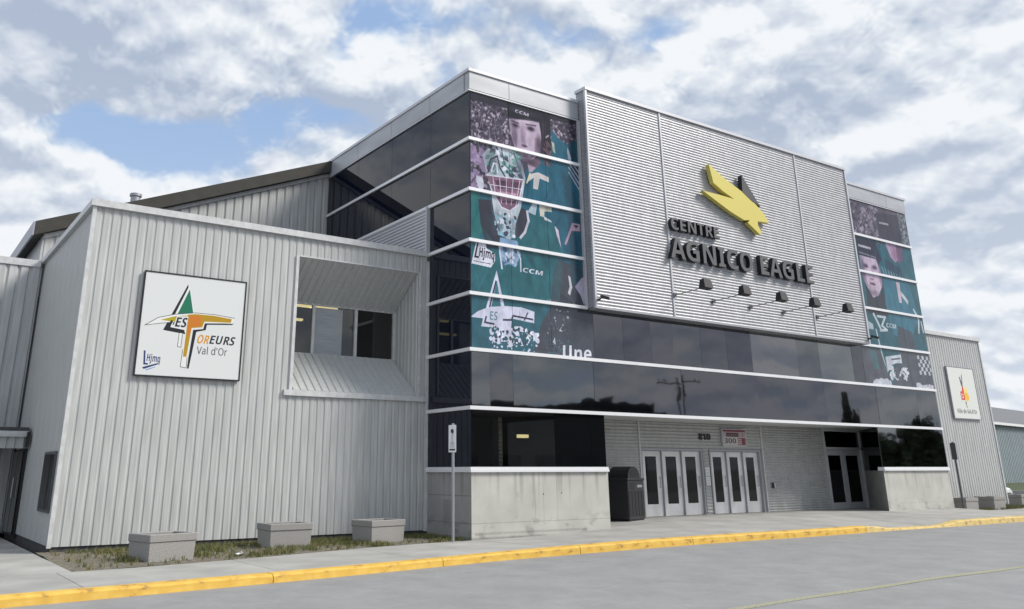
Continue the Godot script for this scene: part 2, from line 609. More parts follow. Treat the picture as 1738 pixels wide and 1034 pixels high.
func slab(x0: float, x1: float, za: Callable, zb: Callable, m: Material, parent: Node3D, lift := 0.0) -> void:
	var st := mb()
	var xs := span(x0 + 0.007, x1 - 0.007, 0.75)
	var a := func(x): return za.call(x) + 0.007
	var b := func(x): return zb.call(x) - 0.007
	strip(st, xs, a, b, 3, func(x, z): return ground_h(x, z) + lift)
	for e in [xs[0], xs[-1]]:
		var p: float = a.call(e)
		var q: float = b.call(e)
		quad(st, Vector3(e, ground_h(e, p) + lift, p), Vector3(e, ground_h(e, q) + lift, q), Vector3(e, ground_h(e, q) - 0.06, q), Vector3(e, ground_h(e, p) - 0.06, p), Vector3(-1 if e == xs[0] else 1, 0, 0))
	for i in xs.size() - 1:
		for s in [[a, -1.0], [b, 1.0]]:
			var p0: float = s[0].call(xs[i])
			var p1: float = s[0].call(xs[i + 1])
			quad(st, Vector3(xs[i], ground_h(xs[i], p0) + lift, p0), Vector3(xs[i + 1], ground_h(xs[i + 1], p1) + lift, p1), Vector3(xs[i + 1], ground_h(xs[i + 1], p1) - 0.06, p1), Vector3(xs[i], ground_h(xs[i], p0) - 0.06, p0), Vector3(0, 0, s[1]))
	var o := MeshInstance3D.new()
	o.name = "paving_slab"
	o.mesh = st.commit()
	o.material_override = m
	parent.add_child(o, true)

func build_ground() -> void:
	var st := mb()
	var gx := [-1500.0, -300.0, -60.0, 0.0, 60.0, 150.0, 400.0, 1500.0]
	for i in gx.size() - 1:
		for j in gx.size() - 1:
			quad(st, Vector3(gx[i], -0.16, gx[j]), Vector3(gx[i + 1], -0.16, gx[j]), Vector3(gx[i + 1], -0.16, gx[j + 1]), Vector3(gx[i], -0.16, gx[j + 1]), UPV)
	struct("ground", st, M.lot)
	# road
	st = mb()
	strip(st, span(-40, 110, 1.5), func(x): return kerb_z(x) + 0.1, func(_x): return 27.0, 6, func(x, _z): return road_h(x))
	struct("road", st, M.asphalt)
	# faded line along the road, with a slight wander, 4 mm proud
	st = mb()
	var xs := span(-2.9, 90.0, 0.5)
	strip(st, xs, func(x): return 10.02 + 0.02 * sin(x * 1.7), func(x): return 10.18 + 0.02 * sin(x * 1.9 + 1.0), 1, func(x, _z): return road_h(x) + 0.004)
	struct("road_line", st, M.line)
	# kerb, cast in lengths
	var kerb := Node3D.new()
	kerb.name = "kerb"
	kerb.set_meta("kind", "structure")
	add_child(kerb)
	var joints := [-40.0, -30.0, -22.0, -15.0, -10.9, -6.68, -3.1, 0.4, 3.9, 7.4, 10.9, 12.4, 14.9, 16.2, 19.6, 23.0, 30.0, 40.0, 60.0]
	for j in joints.size() - 1:
		st = mb()
		var ks := span(joints[j] + 0.006, joints[j + 1] - 0.006, 0.4)
		for i in ks.size() - 1:
			var ring := []
			for x in [ks[i], ks[i + 1]]:
				var z := kerb_z(x)
				var y := kerb_h(x) + 0.012
				var y0 := road_h(x) - 0.05
				var n := 0.004 * sin(x * 3.1) + 0.003 * sin(x * 7.7)
				ring.append([Vector3(x, y - 0.06, z - 0.16), Vector3(x, y, z - 0.155), Vector3(x, y + n, z + 0.06), Vector3(x, y - 0.012 + n, z + 0.1), Vector3(x, y - 0.035 + n, z + 0.122), Vector3(x, y0, z + 0.14)])
			for k in 5:
				quad(st, ring[0][k], ring[1][k], ring[1][k + 1], ring[0][k + 1], Vector3(0, 1, 0.6) if k > 0 else Vector3(0, 0, -1))
		for e in [0, -1]:
			var x: float = ks[e]
			var z := kerb_z(x)
			var y := kerb_h(x)
			quad(st, Vector3(x, y - 0.002, z - 0.155), Vector3(x, y - 0.002, z + 0.1), Vector3(x, road_h(x) - 0.05, z + 0.13), Vector3(x, road_h(x) - 0.05, z - 0.155), Vector3(-1 if e == 0 else 1, 0, 0))
		var o := MeshInstance3D.new()
		o.name = "kerb_section"
		o.mesh = st.commit()
		o.material_override = M.kerb if joints[j + 1] < 11.5 else M.kerb_worn
		kerb.add_child(o, true)
	# pavement slabs
	var pave := Node3D.new()
	pave.name = "pavement"
	pave.set_meta("kind", "structure")
	add_child(pave)
	var ki := 0
	var inner := func(x): return kerb_z(x) - 0.16
	var sx := [-30.0, -24.0, -18.0, -13.5, -9.55, -6.4, -3.3, 0.0, 4.58, 8.0, 11.2, 14.2, 17.9, 20.6, 23.2, 26.5, 30.0, 36.0, 60.0]
	for i in sx.size() - 1:
		var front := func(_x): return 1.75
		if sx[i] >= -9.6 and sx[i] < -0.1:
			front = func(x): return grass_edge(x)
		elif sx[i] >= -0.1:
			front = func(_x): return 0.06
			if sx[i] > 23.0:
				front = func(_x): return -0.55
		slab(sx[i], sx[i + 1], front, inner, M.walks[ki % 4], pave)
		ki += 1
	for i in [[2.3, 5.2], [5.2, 8.0], [8.0, 11.2], [11.2, 14.2], [14.2, 17.3], [17.3, 20.5]]:
		slab(i[0], i[1], func(_x): return -2.3, func(_x): return 0.06, M.walks[ki % 4], pave, -0.002)
		ki += 1
	# the path to the side door
	for i in [[-14.0, -11.6], [-11.6, -9.3]]:
		for z in [[-9.0, -6.0], [-6.0, -3.2], [-3.2, -0.6], [-0.6, 1.75]]:
			slab(i[0], i[1], func(_x): return z[0], func(_x): return z[1], M.walks[(ki * 7 + 1) % 4], pave)
			ki += 1
	# beds of bare earth and thin grass
	st = mb()
	strip(st, span(-9.3, 0.0, 0.5), func(_x): return -2.2, func(x): return grass_edge(x), 8, func(x, z): return 0.012 * sin(x * 2.3 + z) + 0.01 * sin(z * 4.1 + x * 0.7) + 0.008 + 0.03 * (1.0 - smooth(-2.0, 1.5, z)) - 0.02)
	struct("earth_bed", st, M.dirt)
	st = mb()
	strip(st, span(22.4, 60.0, 1.0), func(_x): return -2.3, func(_x): return -0.55, 4, func(x, z): return ground_h(x, z) + 0.01 * sin(x * 2.0) - 0.004)
	struct("earth_bed", st, M.dirt)
	# far lawn and drive to the right
	st = mb()
	strip(st, span(60.0, 130.0, 10.0), func(_x): return -60.0, func(_x): return -4.0, 6, func(_x, _z): return 0.02)
	struct("lawn", st, M.lawn)
	st = mb()
	box(st, 59.6, -0.16, -60, 60.0, 0.06, -4)
	struct("lawn_kerb", st, M.walks[2])

# ---------------------------------------------------------------- poster prints
func bold() -> SystemFont:
	var f := SystemFont.new()
	f.font_names = PackedStringArray(["Droid Sans"])
	f.font_weight = 700
	return f

func plain_font() -> SystemFont:
	var f := SystemFont.new()
	f.font_names = PackedStringArray(["Droid Sans"])
	return f

func speckle(p: Paint, n: int, x0: float, y0: float, x1: float, y1: float, cols: Array, s0: float, s1: float) -> void:
	for i in n:
		var x := rng.randf_range(x0, x1)
		var y := rng.randf_range(y0, y1)
		var s := rng.randf_range(s0, s1)
		p.ell(x, y, s, s * rng.randf_range(0.4, 1.4), cols[rng.randi() % cols.size()], rng.randf() * 3.0)

func print_left() -> ImageTexture:
	var p := Paint.new(4.3, 7.3, 130.0, 0.0, 11.88, c8(49, 94, 104))
	var teal := c8(42, 97, 108)
	var crowd := [c8(58, 52, 62), c8(78, 70, 82), c8(112, 102, 116), c8(150, 140, 152), c8(46, 42, 52), c8(172, 162, 172), c8(92, 84, 98)]
	p.poly([0, 11.88, 4.3, 11.88, 4.3, 10.4, 2.6, 10.2, 1.4, 9.0, 0, 8.9], c8(74, 66, 78))
	speckle(p, 900, 0, 8.95, 1.5, 11.7, crowd, 0.012, 0.06)
	speckle(p, 60, 0, 8.95, 0.5, 10.2, [c8(160, 140, 168), c8(140, 122, 150)], 0.03, 0.1)
	speckle(p, 320, 2.85, 10.6, 4.06, 11.75, crowd, 0.012, 0.055)
	for i in 26:
		var x := rng.randf_range(0.05, 1.2)
		var y := rng.randf_range(10.2, 11.5)
		p.line([x, y, x + rng.randf_range(-0.15, 0.15), y - rng.randf_range(0.15, 0.5)], 0.015, crowd[5])
	p.poly([0, 11.88, 4.06, 11.88, 4.06, 11.75, 0, 11.62], c8(44, 42, 52))
	# second player: jersey, neck, face, helmet
	p.poly([2.35, 10.25, 2.95, 10.6, 2.98, 11.42, 3.2, 11.18, 3.62, 11.0, 4.06, 10.2, 4.06, 5.9, 1.5, 5.9, 1.7, 9.0, 2.0, 9.9], c8(40, 96, 114))
	p.poly([3.62, 11.05, 4.06, 11.3, 4.06, 9.7, 3.75, 10.4], c8(30, 72, 84))
	p.poly([3.4, 10.2, 4.06, 9.0, 4.06, 6.0, 3.6, 6.0], c8(40, 84, 100))
	p.poly([2.98, 9.7, 3.3, 9.2, 3.1, 7.6, 2.8, 7.2, 2.9, 8.6], c8(40, 89, 105))
	for i in 4:
		var o := i * 0.16
		p.line([3.62, 10.6 - o, 4.06, 10.15 - o * 1.2], 0.05, c8(180, 182, 192))
	p.poly([3.6, 10.95, 3.74, 10.6, 3.66, 10.45, 3.58, 10.75], c8(190, 190, 200))
	p.poly([1.95, 10.3, 2.5, 10.5, 2.55, 10.2, 2.3, 9.95, 2.1, 9.86], c8(110, 92, 104))
	p.poly([2.05, 10.1, 2.35, 10.02, 2.2, 9.85, 2.08, 9.85], c8(176, 156, 168))
	p.poly([1.33, 11.9, 2.95, 11.88, 2.94, 10.7, 2.7, 10.4, 2.55, 10.5, 2.5, 11.5, 1.36, 11.4], c8(30, 27, 36))
	p.poly([1.39, 11.36, 2.52, 11.52, 2.6, 11.05, 2.52, 10.6, 2.3, 10.3, 2.05, 10.17, 1.8, 10.2, 1.6, 10.45, 1.46, 10.85], c8(186, 168, 184))
	p.poly([1.39, 11.36, 1.62, 11.38, 1.68, 10.9, 1.66, 10.5, 1.5, 10.75], c8(142, 126, 142))
	p.poly([1.95, 11.1, 1.86, 10.72, 1.95, 10.66, 2.08, 10.72, 2.05, 11.0], c8(168, 148, 164))
	p.poly([2.35, 10.95, 2.55, 11.0, 2.52, 10.55, 2.3, 10.3, 2.32, 10.6], c8(156, 136, 152))
	p.ell(1.62, 11.2, 0.1, 0.05, c8(92, 78, 96))
	p.ell(2.2, 11.22, 0.13, 0.06, c8(98, 80, 98))
	p.line([1.5, 11.32, 1.74, 11.29], 0.04, c8(70, 58, 72))
	p.line([2.04, 11.33, 2.38, 11.36], 0.05, c8(70, 58, 72))
	p.ell(1.94, 10.63, 0.11, 0.045, c8(132, 108, 126))
	p.line([1.76, 10.4, 2.06, 10.42], 0.04, c8(128, 92, 110))
	p.poly([1.7, 10.3, 2.1, 10.3, 2.3, 10.42, 2.15, 10.18, 1.9, 10.13], c8(150, 128, 144))
	p.poly([2.55, 11.5, 2.9, 11.6, 2.93, 10.75, 2.74, 10.4, 2.62, 10.35, 2.6, 10.9], c8(40, 34, 42))
	for i in 30:
		var y := rng.randf_range(10.3, 11.0)
		p.line([2.62 + rng.randf() * 0.2, y, 2.7 + rng.randf() * 0.25, y - 0.16], 0.03, [c8(96, 72, 78), c8(60, 46, 54), c8(120, 92, 96)][i % 3])
	p.poly([2.75, 11.1, 2.9, 11.2, 2.88, 11.12, 2.76, 11.03], c8(150, 150, 158))
	p.soften(0.35)
	var dk := c8(70, 54, 70)
	p.soft(1.62, 11.2, 0.22, 0.13, dk, 0.8)
	p.soft(2.2, 11.22, 0.24, 0.14, dk, 0.8)
	p.soft(1.6, 10.85, 0.2, 0.5, c8(96, 80, 100), 0.6)
	p.soft(2.5, 10.75, 0.22, 0.5, c8(86, 68, 86), 0.75)
	p.soft(1.86, 10.9, 0.1, 0.36, c8(120, 100, 118), 0.6)
	p.soft(2.05, 10.85, 0.1, 0.34, c8(222, 204, 214), 0.6)
	p.soft(2.25, 10.85, 0.2, 0.2, c8(216, 190, 200), 0.5)
	p.soft(2.1, 11.4, 0.5, 0.12, c8(218, 202, 212), 0.5)
	p.soft(1.95, 10.62, 0.16, 0.07, dk, 0.8)
	p.soft(1.95, 10.42, 0.26, 0.06, c8(112, 62, 82), 0.9)
	p.soft(1.95, 10.31, 0.2, 0.06, c8(92, 70, 84), 0.6)
	p.soft(2.1, 10.16, 0.5, 0.16, c8(84, 66, 78), 0.85)
	p.soft(1.62, 11.2, 0.1, 0.035, c8(30, 24, 34), 1.0)
	p.soft(2.2, 11.22, 0.11, 0.035, c8(30, 24, 34), 1.0)
	p.soft(1.9, 11.7, 0.9, 0.14, c8(84, 80, 92), 0.6)
	p.soft(2.7, 11.3, 0.12, 0.5, c8(72, 66, 76), 0.6)
	for i in 46:
		var x := rng.randf_range(1.7, 4.0)
		var y := rng.randf_range(6.3, 10.0)
		p.soft(x, y, rng.randf_range(0.05, 0.14), rng.randf_range(0.3, 0.8), [c8(12, 52, 66), c8(73, 130, 145), c8(22, 56, 68)][i % 3], rng.randf_range(0.12, 0.3), rng.randf_range(-0.7, 0.5))
	p.text("CCM", 1.62, 11.62, 0.1, 0.5, c8(200, 200, 206), bold(), 0.2, -0.05)
	p.line([2.0, 11.5, 2.5, 11.5], 0.03, c8(70, 66, 76))
	p.poly([2.98, 11.0, 3.08, 10.95, 3.12, 10.62, 3.02, 10.68], c8(176, 182, 160))
	# number on the second jersey
	p.poly([2.0, 9.5, 2.1, 9.78, 2.42, 9.9, 2.82, 9.82, 2.82, 9.66, 2.48, 9.72, 2.4, 9.36, 2.22, 9.36, 2.26, 9.7], c8(196, 192, 186))
	p.line([2.0, 9.5, 2.12, 9.8], 0.05, c8(206, 196, 150))
	# goalkeeper
	p.poly([0, 8.95, 0.35, 8.9, 0.7, 8.2, 1.6, 7.9, 2.1, 8.6, 2.6, 8.58, 3.0, 8.3, 3.2, 7.7, 3.1, 6.6, 2.9, 5.9, 0, 5.9], c8(43, 98, 104))
	p.poly([0, 8.95, 0.3, 8.95, 0.45, 7.9, 0.2, 7.4, 0, 7.4], c8(49, 108, 105))
	p.poly([0.28, 8.7, 0.72, 8.75, 1.0, 7.9, 1.25, 7.4, 0.55, 7.35, 0.35, 8.0], c8(58, 58, 64))
	p.poly([1.55, 8.75, 1.95, 8.66, 2.02, 8.3, 1.85, 7.95, 1.6, 7.8, 1.4, 8.1], c8(62, 60, 68))
	p.line([1.98, 8.62, 2.02, 8.35, 1.88, 8.0, 1.72, 7.82], 0.08, c8(196, 192, 200))
	p.poly([0.2, 9.38, 0.44, 9.34, 0.5, 9.12, 0.4, 8.95, 0.26, 9.05], c8(190, 194, 200))
	p.poly([0.44, 10.05, 0.72, 10.36, 1.17, 10.53, 1.57, 10.42, 1.86, 10.0, 1.95, 9.6, 1.86, 9.2, 1.76, 8.7, 1.56, 8.2, 1.52, 7.85, 1.3, 7.66, 1.02, 7.86, 0.8, 8.4, 0.72, 9.0, 0.58, 9.5], c8(186, 196, 200))
	speckle(p, 90, 0.6, 9.6, 1.8, 10.35, [c8(96, 150, 140), c8(140, 186, 176), c8(70, 74, 84), c8(214, 222, 226)], 0.03, 0.1)
	p.soften(0.45)
	for i in 40:
		var x := rng.randf_range(0.1, 3.0)
		var y := rng.randf_range(6.0, 8.3)
		p.soft(x, y, rng.randf_range(0.05, 0.16), rng.randf_range(0.25, 0.7), [c8(18, 55, 62), c8(76, 132, 138), c8(14, 58, 66)][i % 3], rng.randf_range(0.12, 0.3), rng.randf_range(-0.8, 0.8))
	p.soft(0.75, 9.9, 0.4, 0.6, c8(90, 98, 108), 0.7, 0.3)
	p.soft(1.75, 9.9, 0.3, 0.6, c8(80, 90, 102), 0.7)
	p.soft(1.25, 10.3, 0.5, 0.25, c8(236, 240, 244), 0.7)
	p.soft(0.9, 8.1, 0.3, 0.6, c8(80, 92, 104), 0.6)
	p.soft(1.4, 8.0, 0.3, 0.5, c8(96, 110, 122), 0.5)
	p.line([0.62, 9.55, 0.72, 9.95, 0.95, 10.1, 1.05, 9.75, 1.2, 9.55], 0.05, c8(60, 62, 74))
	p.line([0.74, 9.6, 0.82, 9.86, 0.92, 9.86, 0.96, 9.62], 0.04, c8(212, 220, 222))
	p.line([1.1, 10.4, 1.2, 9.9, 1.6, 9.6], 0.035, c8(58, 100, 98))
	p.line([1.55, 10.3, 1.72, 9.9, 1.86, 9.6], 0.04, c8(90, 96, 104))
	p.poly([0.56, 9.46, 1.86, 9.56, 1.78, 9.05, 1.66, 8.78, 1.36, 8.56, 1.07, 8.62, 0.82, 8.95], c8(128, 96, 112))
	p.poly([0.85, 9.36, 1.3, 9.42, 1.3, 9.2, 0.95, 9.12], c8(84, 58, 72))
	p.poly([1.42, 9.42, 1.8, 9.46, 1.74, 9.2, 1.45, 9.2], c8(92, 66, 80))
	p.poly([0.95, 9.05, 1.62, 9.1, 1.5, 8.84, 1.08, 8.84], c8(178, 138, 154))
	p.line([1.05, 8.76, 1.6, 8.82], 0.05, c8(92, 56, 72))
	p.line([0.56, 9.46, 1.86, 9.56], 0.04, c8(206, 208, 214))
	for i in 5:
		p.line([0.78 + i * 0.24, 9.5, 0.9 + i * 0.17, 8.72], 0.024, c8(206, 198, 208))
	p.line([0.7, 9.2, 1.82, 9.26], 0.024, c8(200, 192, 204))
	p.line([0.84, 8.96, 1.74, 9.0], 0.024, c8(200, 192, 204))
	p.line([0.82, 8.95, 1.07, 8.6, 1.36, 8.54, 1.66, 8.76, 1.86, 9.5], 0.04, c8(208, 208, 214))
	speckle(p, 60, 0.85, 7.8, 1.55, 8.5, [c8(125, 164, 182), c8(210, 216, 222), c8(150, 190, 200), c8(66, 70, 82)], 0.02, 0.07)
	p.line([0.72, 8.9, 0.74, 8.45, 0.98, 7.9], 0.03, c8(80, 84, 92))
	p.poly([1.0, 7.72, 1.6, 7.7, 1.72, 7.3, 1.5, 6.95, 1.3, 7.0, 1.02, 6.9, 0.95, 7.3], c8(120, 150, 176))
	speckle(p, 40, 1.0, 6.98, 1.6, 7.5, [c8(196, 204, 216), c8(70, 96, 120), c8(150, 170, 190)], 0.03, 0.08)
	p.line([0.98, 7.4, 1.05, 6.85], 0.05, c8(200, 204, 214))
	p.line([1.6, 7.4, 1.7, 7.2, 1.7, 6.85], 0.05, c8(196, 200, 210))
	p.text("CCM", 1.76, 6.84, 0.13, 0.7, c8(214, 216, 222), bold(), 0.25, -0.03)
	p.poly([2.6, 8.58, 2.84, 8.5, 2.88, 8.44, 2.6, 8.48], c8(200, 202, 206))
	p.poly([2.0, 8.62, 2.18, 8.9, 2.36, 8.93, 2.28, 8.56], c8(176, 196, 200))
	p.poly([2.42, 8.95, 2.9, 8.96, 2.88, 8.76, 2.62, 8.74, 2.6, 8.55, 2.45, 8.57], c8(200, 196, 178))
	p.poly([2.98, 8.36, 3.12, 8.24, 3.2, 7.72, 3.05, 8.08], c8(204, 190, 206))
	p.poly([3.32, 7.86, 3.56, 8.34, 3.66, 8.56, 3.96, 8.56, 3.96, 8.34, 3.62, 8.3, 3.4, 7.84], c8(182, 150, 166))
	p.poly([3.7, 8.5, 3.9, 8.5, 3.8, 8.4], c8(60, 70, 80))
	# dark lower edge, gloves
	p.poly([2.7, 5.9, 2.86, 6.9, 3.1, 7.4, 3.3, 7.3, 4.3, 7.2, 4.3, 4.5, 2.0, 4.5, 2.4, 5.5], c8(72, 76, 84))
	p.poly([2.86, 6.9, 3.1, 7.5, 3.2, 7.2, 3.1, 6.2, 2.8, 6.2], c8(60, 84, 90))
	p.poly([3.5, 7.2, 4.06, 7.3, 4.06, 6.9, 3.7, 6.6, 3.55, 6.8], c8(52, 82, 92))
	p.poly([3.42, 6.95, 3.5, 6.9, 3.56, 6.6, 3.46, 6.36, 3.38, 6.42, 3.46, 6.62], c8(206, 208, 212))
	p.poly([3.66, 6.64, 3.9, 6.9, 4.06, 7.0, 4.06, 6.3, 3.97, 6.15, 3.86, 6.4], c8(180, 172, 188))
	p.poly([3.1, 6.4, 3.5, 6.2, 4.3, 6.0, 4.3, 5.6, 3.0, 5.8], c8(58, 62, 70))
	speckle(p, 40, 2.5, 5.2, 3.6, 6.2, [c8(60, 104, 116), c8(96, 104, 112), c8(150, 156, 164)], 0.01, 0.04)
	p.poly([3.0, 5.3, 3.15, 5.5, 3.05, 5.34, 3.16, 5.3], c8(200, 204, 208))
	p.poly([2.76, 4.98, 2.84, 5.12, 2.86, 4.9], c8(200, 204, 208))
	for i in 7:
		for j in 9:
			if rng.randf() < 0.75 - i * 0.06:
				p.ell(2.5 + j * 0.08 + i * 0.03, 4.68 + i * 0.06, 0.018, 0.018, c8(86, 126, 132))
	# league mark
	p.poly([0.22, 7.56, 0.5, 7.56, 0.54, 7.34, 0.82, 7.24, 0.82, 7.02, 0.68, 6.82, 0.04, 6.86, 0.08, 7.02], c8(216, 218, 224))
	p.line([0.26, 7.48, 0.16, 7.06, 0.26, 7.06], 0.05, c8(36, 38, 50))
	p.text("Hjmq", 0.28, 7.0, 0.36, 0.5, c8(36, 38, 50), bold(), 0.1, -0.06)
	p.line([0.12, 6.94, 0.66, 6.92], 0.02, c8(90, 94, 106))
	# team mark, white on the print
	var wh := c8(202, 204, 218)
	p.poly([0.87, 6.78, 0.5, 5.7, 1.14, 5.7], wh)
	p.poly([0.87, 6.5, 0.66, 5.7, 1.02, 5.7], c8(58, 109, 120))
	p.line([0.84, 6.46, 0.62, 5.74], 0.045, c8(50, 52, 64))
	p.poly([0, 5.42, 0.25, 5.6, 0.6, 5.74, 1.12, 5.82, 1.7, 5.84, 2.14, 5.76, 2.12, 5.44, 1.36, 5.5, 1.34, 5.38, 1.28, 4.9, 0.98, 4.85, 1.02, 5.2, 0.34, 5.2, 0.4, 5.42], wh)
	p.line([2.06, 5.54, 1.4, 5.58, 1.34, 5.46, 1.08, 5.44], 0.05, c8(60, 60, 74))
	p.line([0.5, 5.46, 0.46, 5.32, 0.98, 5.28], 0.05, c8(60, 60, 74))
	p.text("ES", 0.62, 5.4, 0.24, 0.24, c8(112, 140, 150), bold(), 0.1)
	p.line([1.9, 5.7, 1.78, 5.5], 0.04, c8(70, 72, 84))
	speckle(p, 70, 0.62, 4.8, 2.25, 5.3, [wh, wh, c8(224, 226, 232)], 0.03, 0.085)
	speckle(p, 60, 0.7, 4.85, 2.2, 5.25, [c8(62, 72, 82), c8(52, 92, 102)], 0.015, 0.05)
	speckle(p, 30, 0.7, 4.66, 2.1, 4.9, [wh], 0.01, 0.035)
	p.text("Une", 3.1, 4.5, 0.42, 1.06, c8(214, 216, 220), bold(), 0.05, 0.04)
	var fn := FastNoiseLite.new()
	fn.seed = 3; fn.frequency = 0.02; fn.fractal_octaves = 4; fn.domain_warp_enabled = true; fn.domain_warp_amplitude = 40.0
	var gn := FastNoiseLite.new()
	gn.seed = 9; gn.frequency = 0.3
	p.mottle(fn, gn, 0.16, 0.08)
	p.soften(0.75)
	return p.tex()

func print_right() -> ImageTexture:
	var p := Paint.new(4.7, 7.3, 110.0, 17.66, 11.88, c8(48, 97, 106))
	var crowd := [c8(70, 64, 74), c8(92, 84, 96), c8(126, 116, 130), c8(150, 142, 152), c8(60, 56, 66), c8(110, 102, 114)]
	p.poly([17.66, 11.88, 22.36, 11.88, 22.36, 10.2, 17.66, 10.0], c8(86, 80, 92))
	speckle(p, 500, 17.66, 10.1, 20.2, 11.8, crowd, 0.02, 0.1)
	speckle(p, 200, 21.5, 10.3, 22.36, 11.8, [c8(96, 104, 108), c8(130, 138, 140), c8(80, 84, 92)], 0.02, 0.09)
	p.poly([20.1, 11.6, 21.7, 11.75, 21.8, 10.7, 21.6, 10.3, 20.5, 10.45, 20.1, 10.6], c8(62, 60, 70))
	p.line([20.3, 11.2, 20.9, 11.22], 0.09, c8(150, 148, 156))
	p.poly([17.66, 10.4, 19.9, 10.35, 20.2, 9.5, 22.36, 9.9, 22.36, 5.0, 17.66, 5.0], c8(40, 88, 98))
	p.poly([20.0, 10.3, 22.36, 10.45, 22.36, 8.9, 20.4, 9.0], c8(52, 95, 104))
	p.poly([20.45, 10.4, 21.62, 10.44, 21.5, 9.9, 21.0, 9.62, 20.7, 9.8], c8(168, 140, 164))
	p.poly([21.2, 10.4, 21.7, 10.4, 21.6, 9.8, 21.2, 9.6], c8(108, 82, 104))
	p.poly([20.2, 9.7, 21.3, 9.4, 21.4, 8.9, 20.2, 8.9], c8(50, 70, 84))
	for i in 8:
		p.line([19.95 + i * 0.2, 9.3 - 0.04 * i, 20.05 + i * 0.2, 9.0 - 0.05 * i], 0.05, c8(120, 160, 166))
	p.poly([18.4, 10.35, 19.75, 10.3, 20.0, 9.6, 19.7, 9.3, 18.4, 9.6], c8(48, 46, 56))
	p.line([18.55, 10.0, 19.3, 9.98], 0.1, c8(170, 168, 176))
	p.line([18.5, 9.72, 19.6, 9.64], 0.06, c8(120, 116, 126))
	p.poly([18.46, 9.6, 19.6, 9.58, 19.82, 9.0, 19.75, 8.5, 19.4, 8.1, 19.0, 7.96, 18.66, 8.3, 18.46, 8.9], c8(190, 172, 188))
	p.poly([18.46, 9.6, 18.66, 9.58, 18.7, 8.9, 18.8, 8.3, 18.6, 8.5, 18.46, 8.9], c8(156, 138, 156))
	p.ell(18.8, 9.2, 0.14, 0.06, c8(110, 94, 112))
	p.ell(19.4, 9.2, 0.14, 0.06, c8(110, 94, 112))
	p.poly([19.02, 9.2, 19.2, 9.2, 19.24, 8.8, 19.0, 8.8], c8(174, 154, 170))
	p.ell(19.1, 8.52, 0.2, 0.05, c8(128, 92, 112))
	p.soften(0.35)
	p.soft(18.8, 9.22, 0.28, 0.16, c8(84, 66, 84), 0.85)
	p.soft(19.42, 9.22, 0.28, 0.16, c8(84, 66, 84), 0.85)
	p.soft(18.55, 8.9, 0.2, 0.8, c8(100, 84, 100), 0.7)
	p.soft(19.75, 8.9, 0.2, 0.8, c8(112, 94, 110), 0.7)
	p.soft(19.1, 8.95, 0.12, 0.4, c8(220, 204, 214), 0.5)
	p.soft(19.1, 8.72, 0.2, 0.07, c8(110, 84, 100), 0.8)
	p.soft(19.1, 8.52, 0.26, 0.07, c8(112, 66, 84), 0.9)
	p.soft(19.1, 8.15, 0.6, 0.2, c8(112, 92, 108), 0.7)
	p.soft(21.1, 10.0, 0.3, 0.5, c8(120, 92, 112), 0.6)
	for i in 50:
		p.soft(rng.randf_range(18.0, 22.3), rng.randf_range(5.8, 9.8), rng.randf_range(0.06, 0.18), rng.randf_range(0.3, 0.8), [c8(12, 56, 66), c8(75, 131, 145), c8(24, 56, 67)][i % 3], rng.randf_range(0.12, 0.3), rng.randf_range(-0.8, 0.6))
	p.poly([18.6, 8.5, 19.0, 7.95, 19.5, 8.1, 19.8, 8.6, 19.9, 7.3, 18.5, 7.3], c8(46, 52, 62))
	p.poly([19.9, 8.9, 21.7, 9.0, 22.1, 7.5, 21.2, 6.4, 20.0, 6.6, 19.8, 7.8], c8(48, 107, 125))
	p.poly([20.78, 8.8, 21.05, 8.8, 21.0, 7.95, 20.8, 7.95], c8(190, 176, 184))
	p.poly([21.05, 8.45, 21.5, 8.1, 21.42, 7.92, 21.05, 8.25], c8(186, 190, 194))
	p.line([21.8, 7.75, 22.05, 7.4, 21.9, 6.85], 0.1, c8(184, 190, 196))
	p.line([22.2, 7.3, 22.25, 6.9], 0.08, c8(184, 190, 196))
	p.poly([17.9, 7.5, 18.3, 7.5, 18.4, 7.0, 18.7, 6.9, 18.7, 6.7, 18.0, 6.7], c8(158, 172, 180))
	p.line([18.85, 7.3, 19.2, 6.75], 0.12, c8(178, 190, 196))
	p.line([19.1, 7.25, 19.6, 7.25, 19.3, 6.9, 19.6, 6.75, 19.15, 6.7], 0.1, c8(178, 190, 196))
	p.text("CCM", 19.6, 6.86, 0.18, 0.66, c8(190, 200, 206), bold(), 0.2)
	p.line([18.85, 6.7, 18.98, 5.9, 19.2, 5.0], 0.07, c8(170, 186, 190))
	p.poly([20.4, 7.0, 21.4, 6.8, 21.5, 5.9, 20.2, 5.9], c8(66, 74, 84))
	p.poly([17.66, 6.0, 18.9, 5.95, 19.4, 4.58, 17.66, 4.58], c8(82, 84, 92))
	p.poly([18.2, 5.9, 18.6, 5.9, 18.7, 5.2, 18.3, 5.2], c8(70, 103, 107))
	p.poly([20.2, 5.95, 22.36, 6.05, 22.36, 4.58, 19.4, 4.58], c8(78, 84, 92))
	p.poly([19.19, 5.7, 20.3, 5.86, 20.3, 5.52, 19.9, 5.5, 19.5, 5.4, 19.2, 5.1], c8(190, 196, 202))
	p.line([19.6, 5.62, 20.2, 5.7], 0.06, c8(90, 98, 106))
	speckle(p, 70, 19.3, 4.9, 20.6, 5.4, [c8(188, 194, 200), c8(204, 208, 212), c8(84, 92, 100)], 0.03, 0.1)
	for i in 6:
		for j in 5:
			if (i + j) % 2 == 0:
				p.poly([21.45 + i * 0.16, 5.9 - j * 0.15, 21.6 + i * 0.16, 5.92 - j * 0.15, 21.62 + i * 0.16, 5.77 - j * 0.15, 21.47 + i * 0.16, 5.75 - j * 0.15], c8(184, 190, 194))
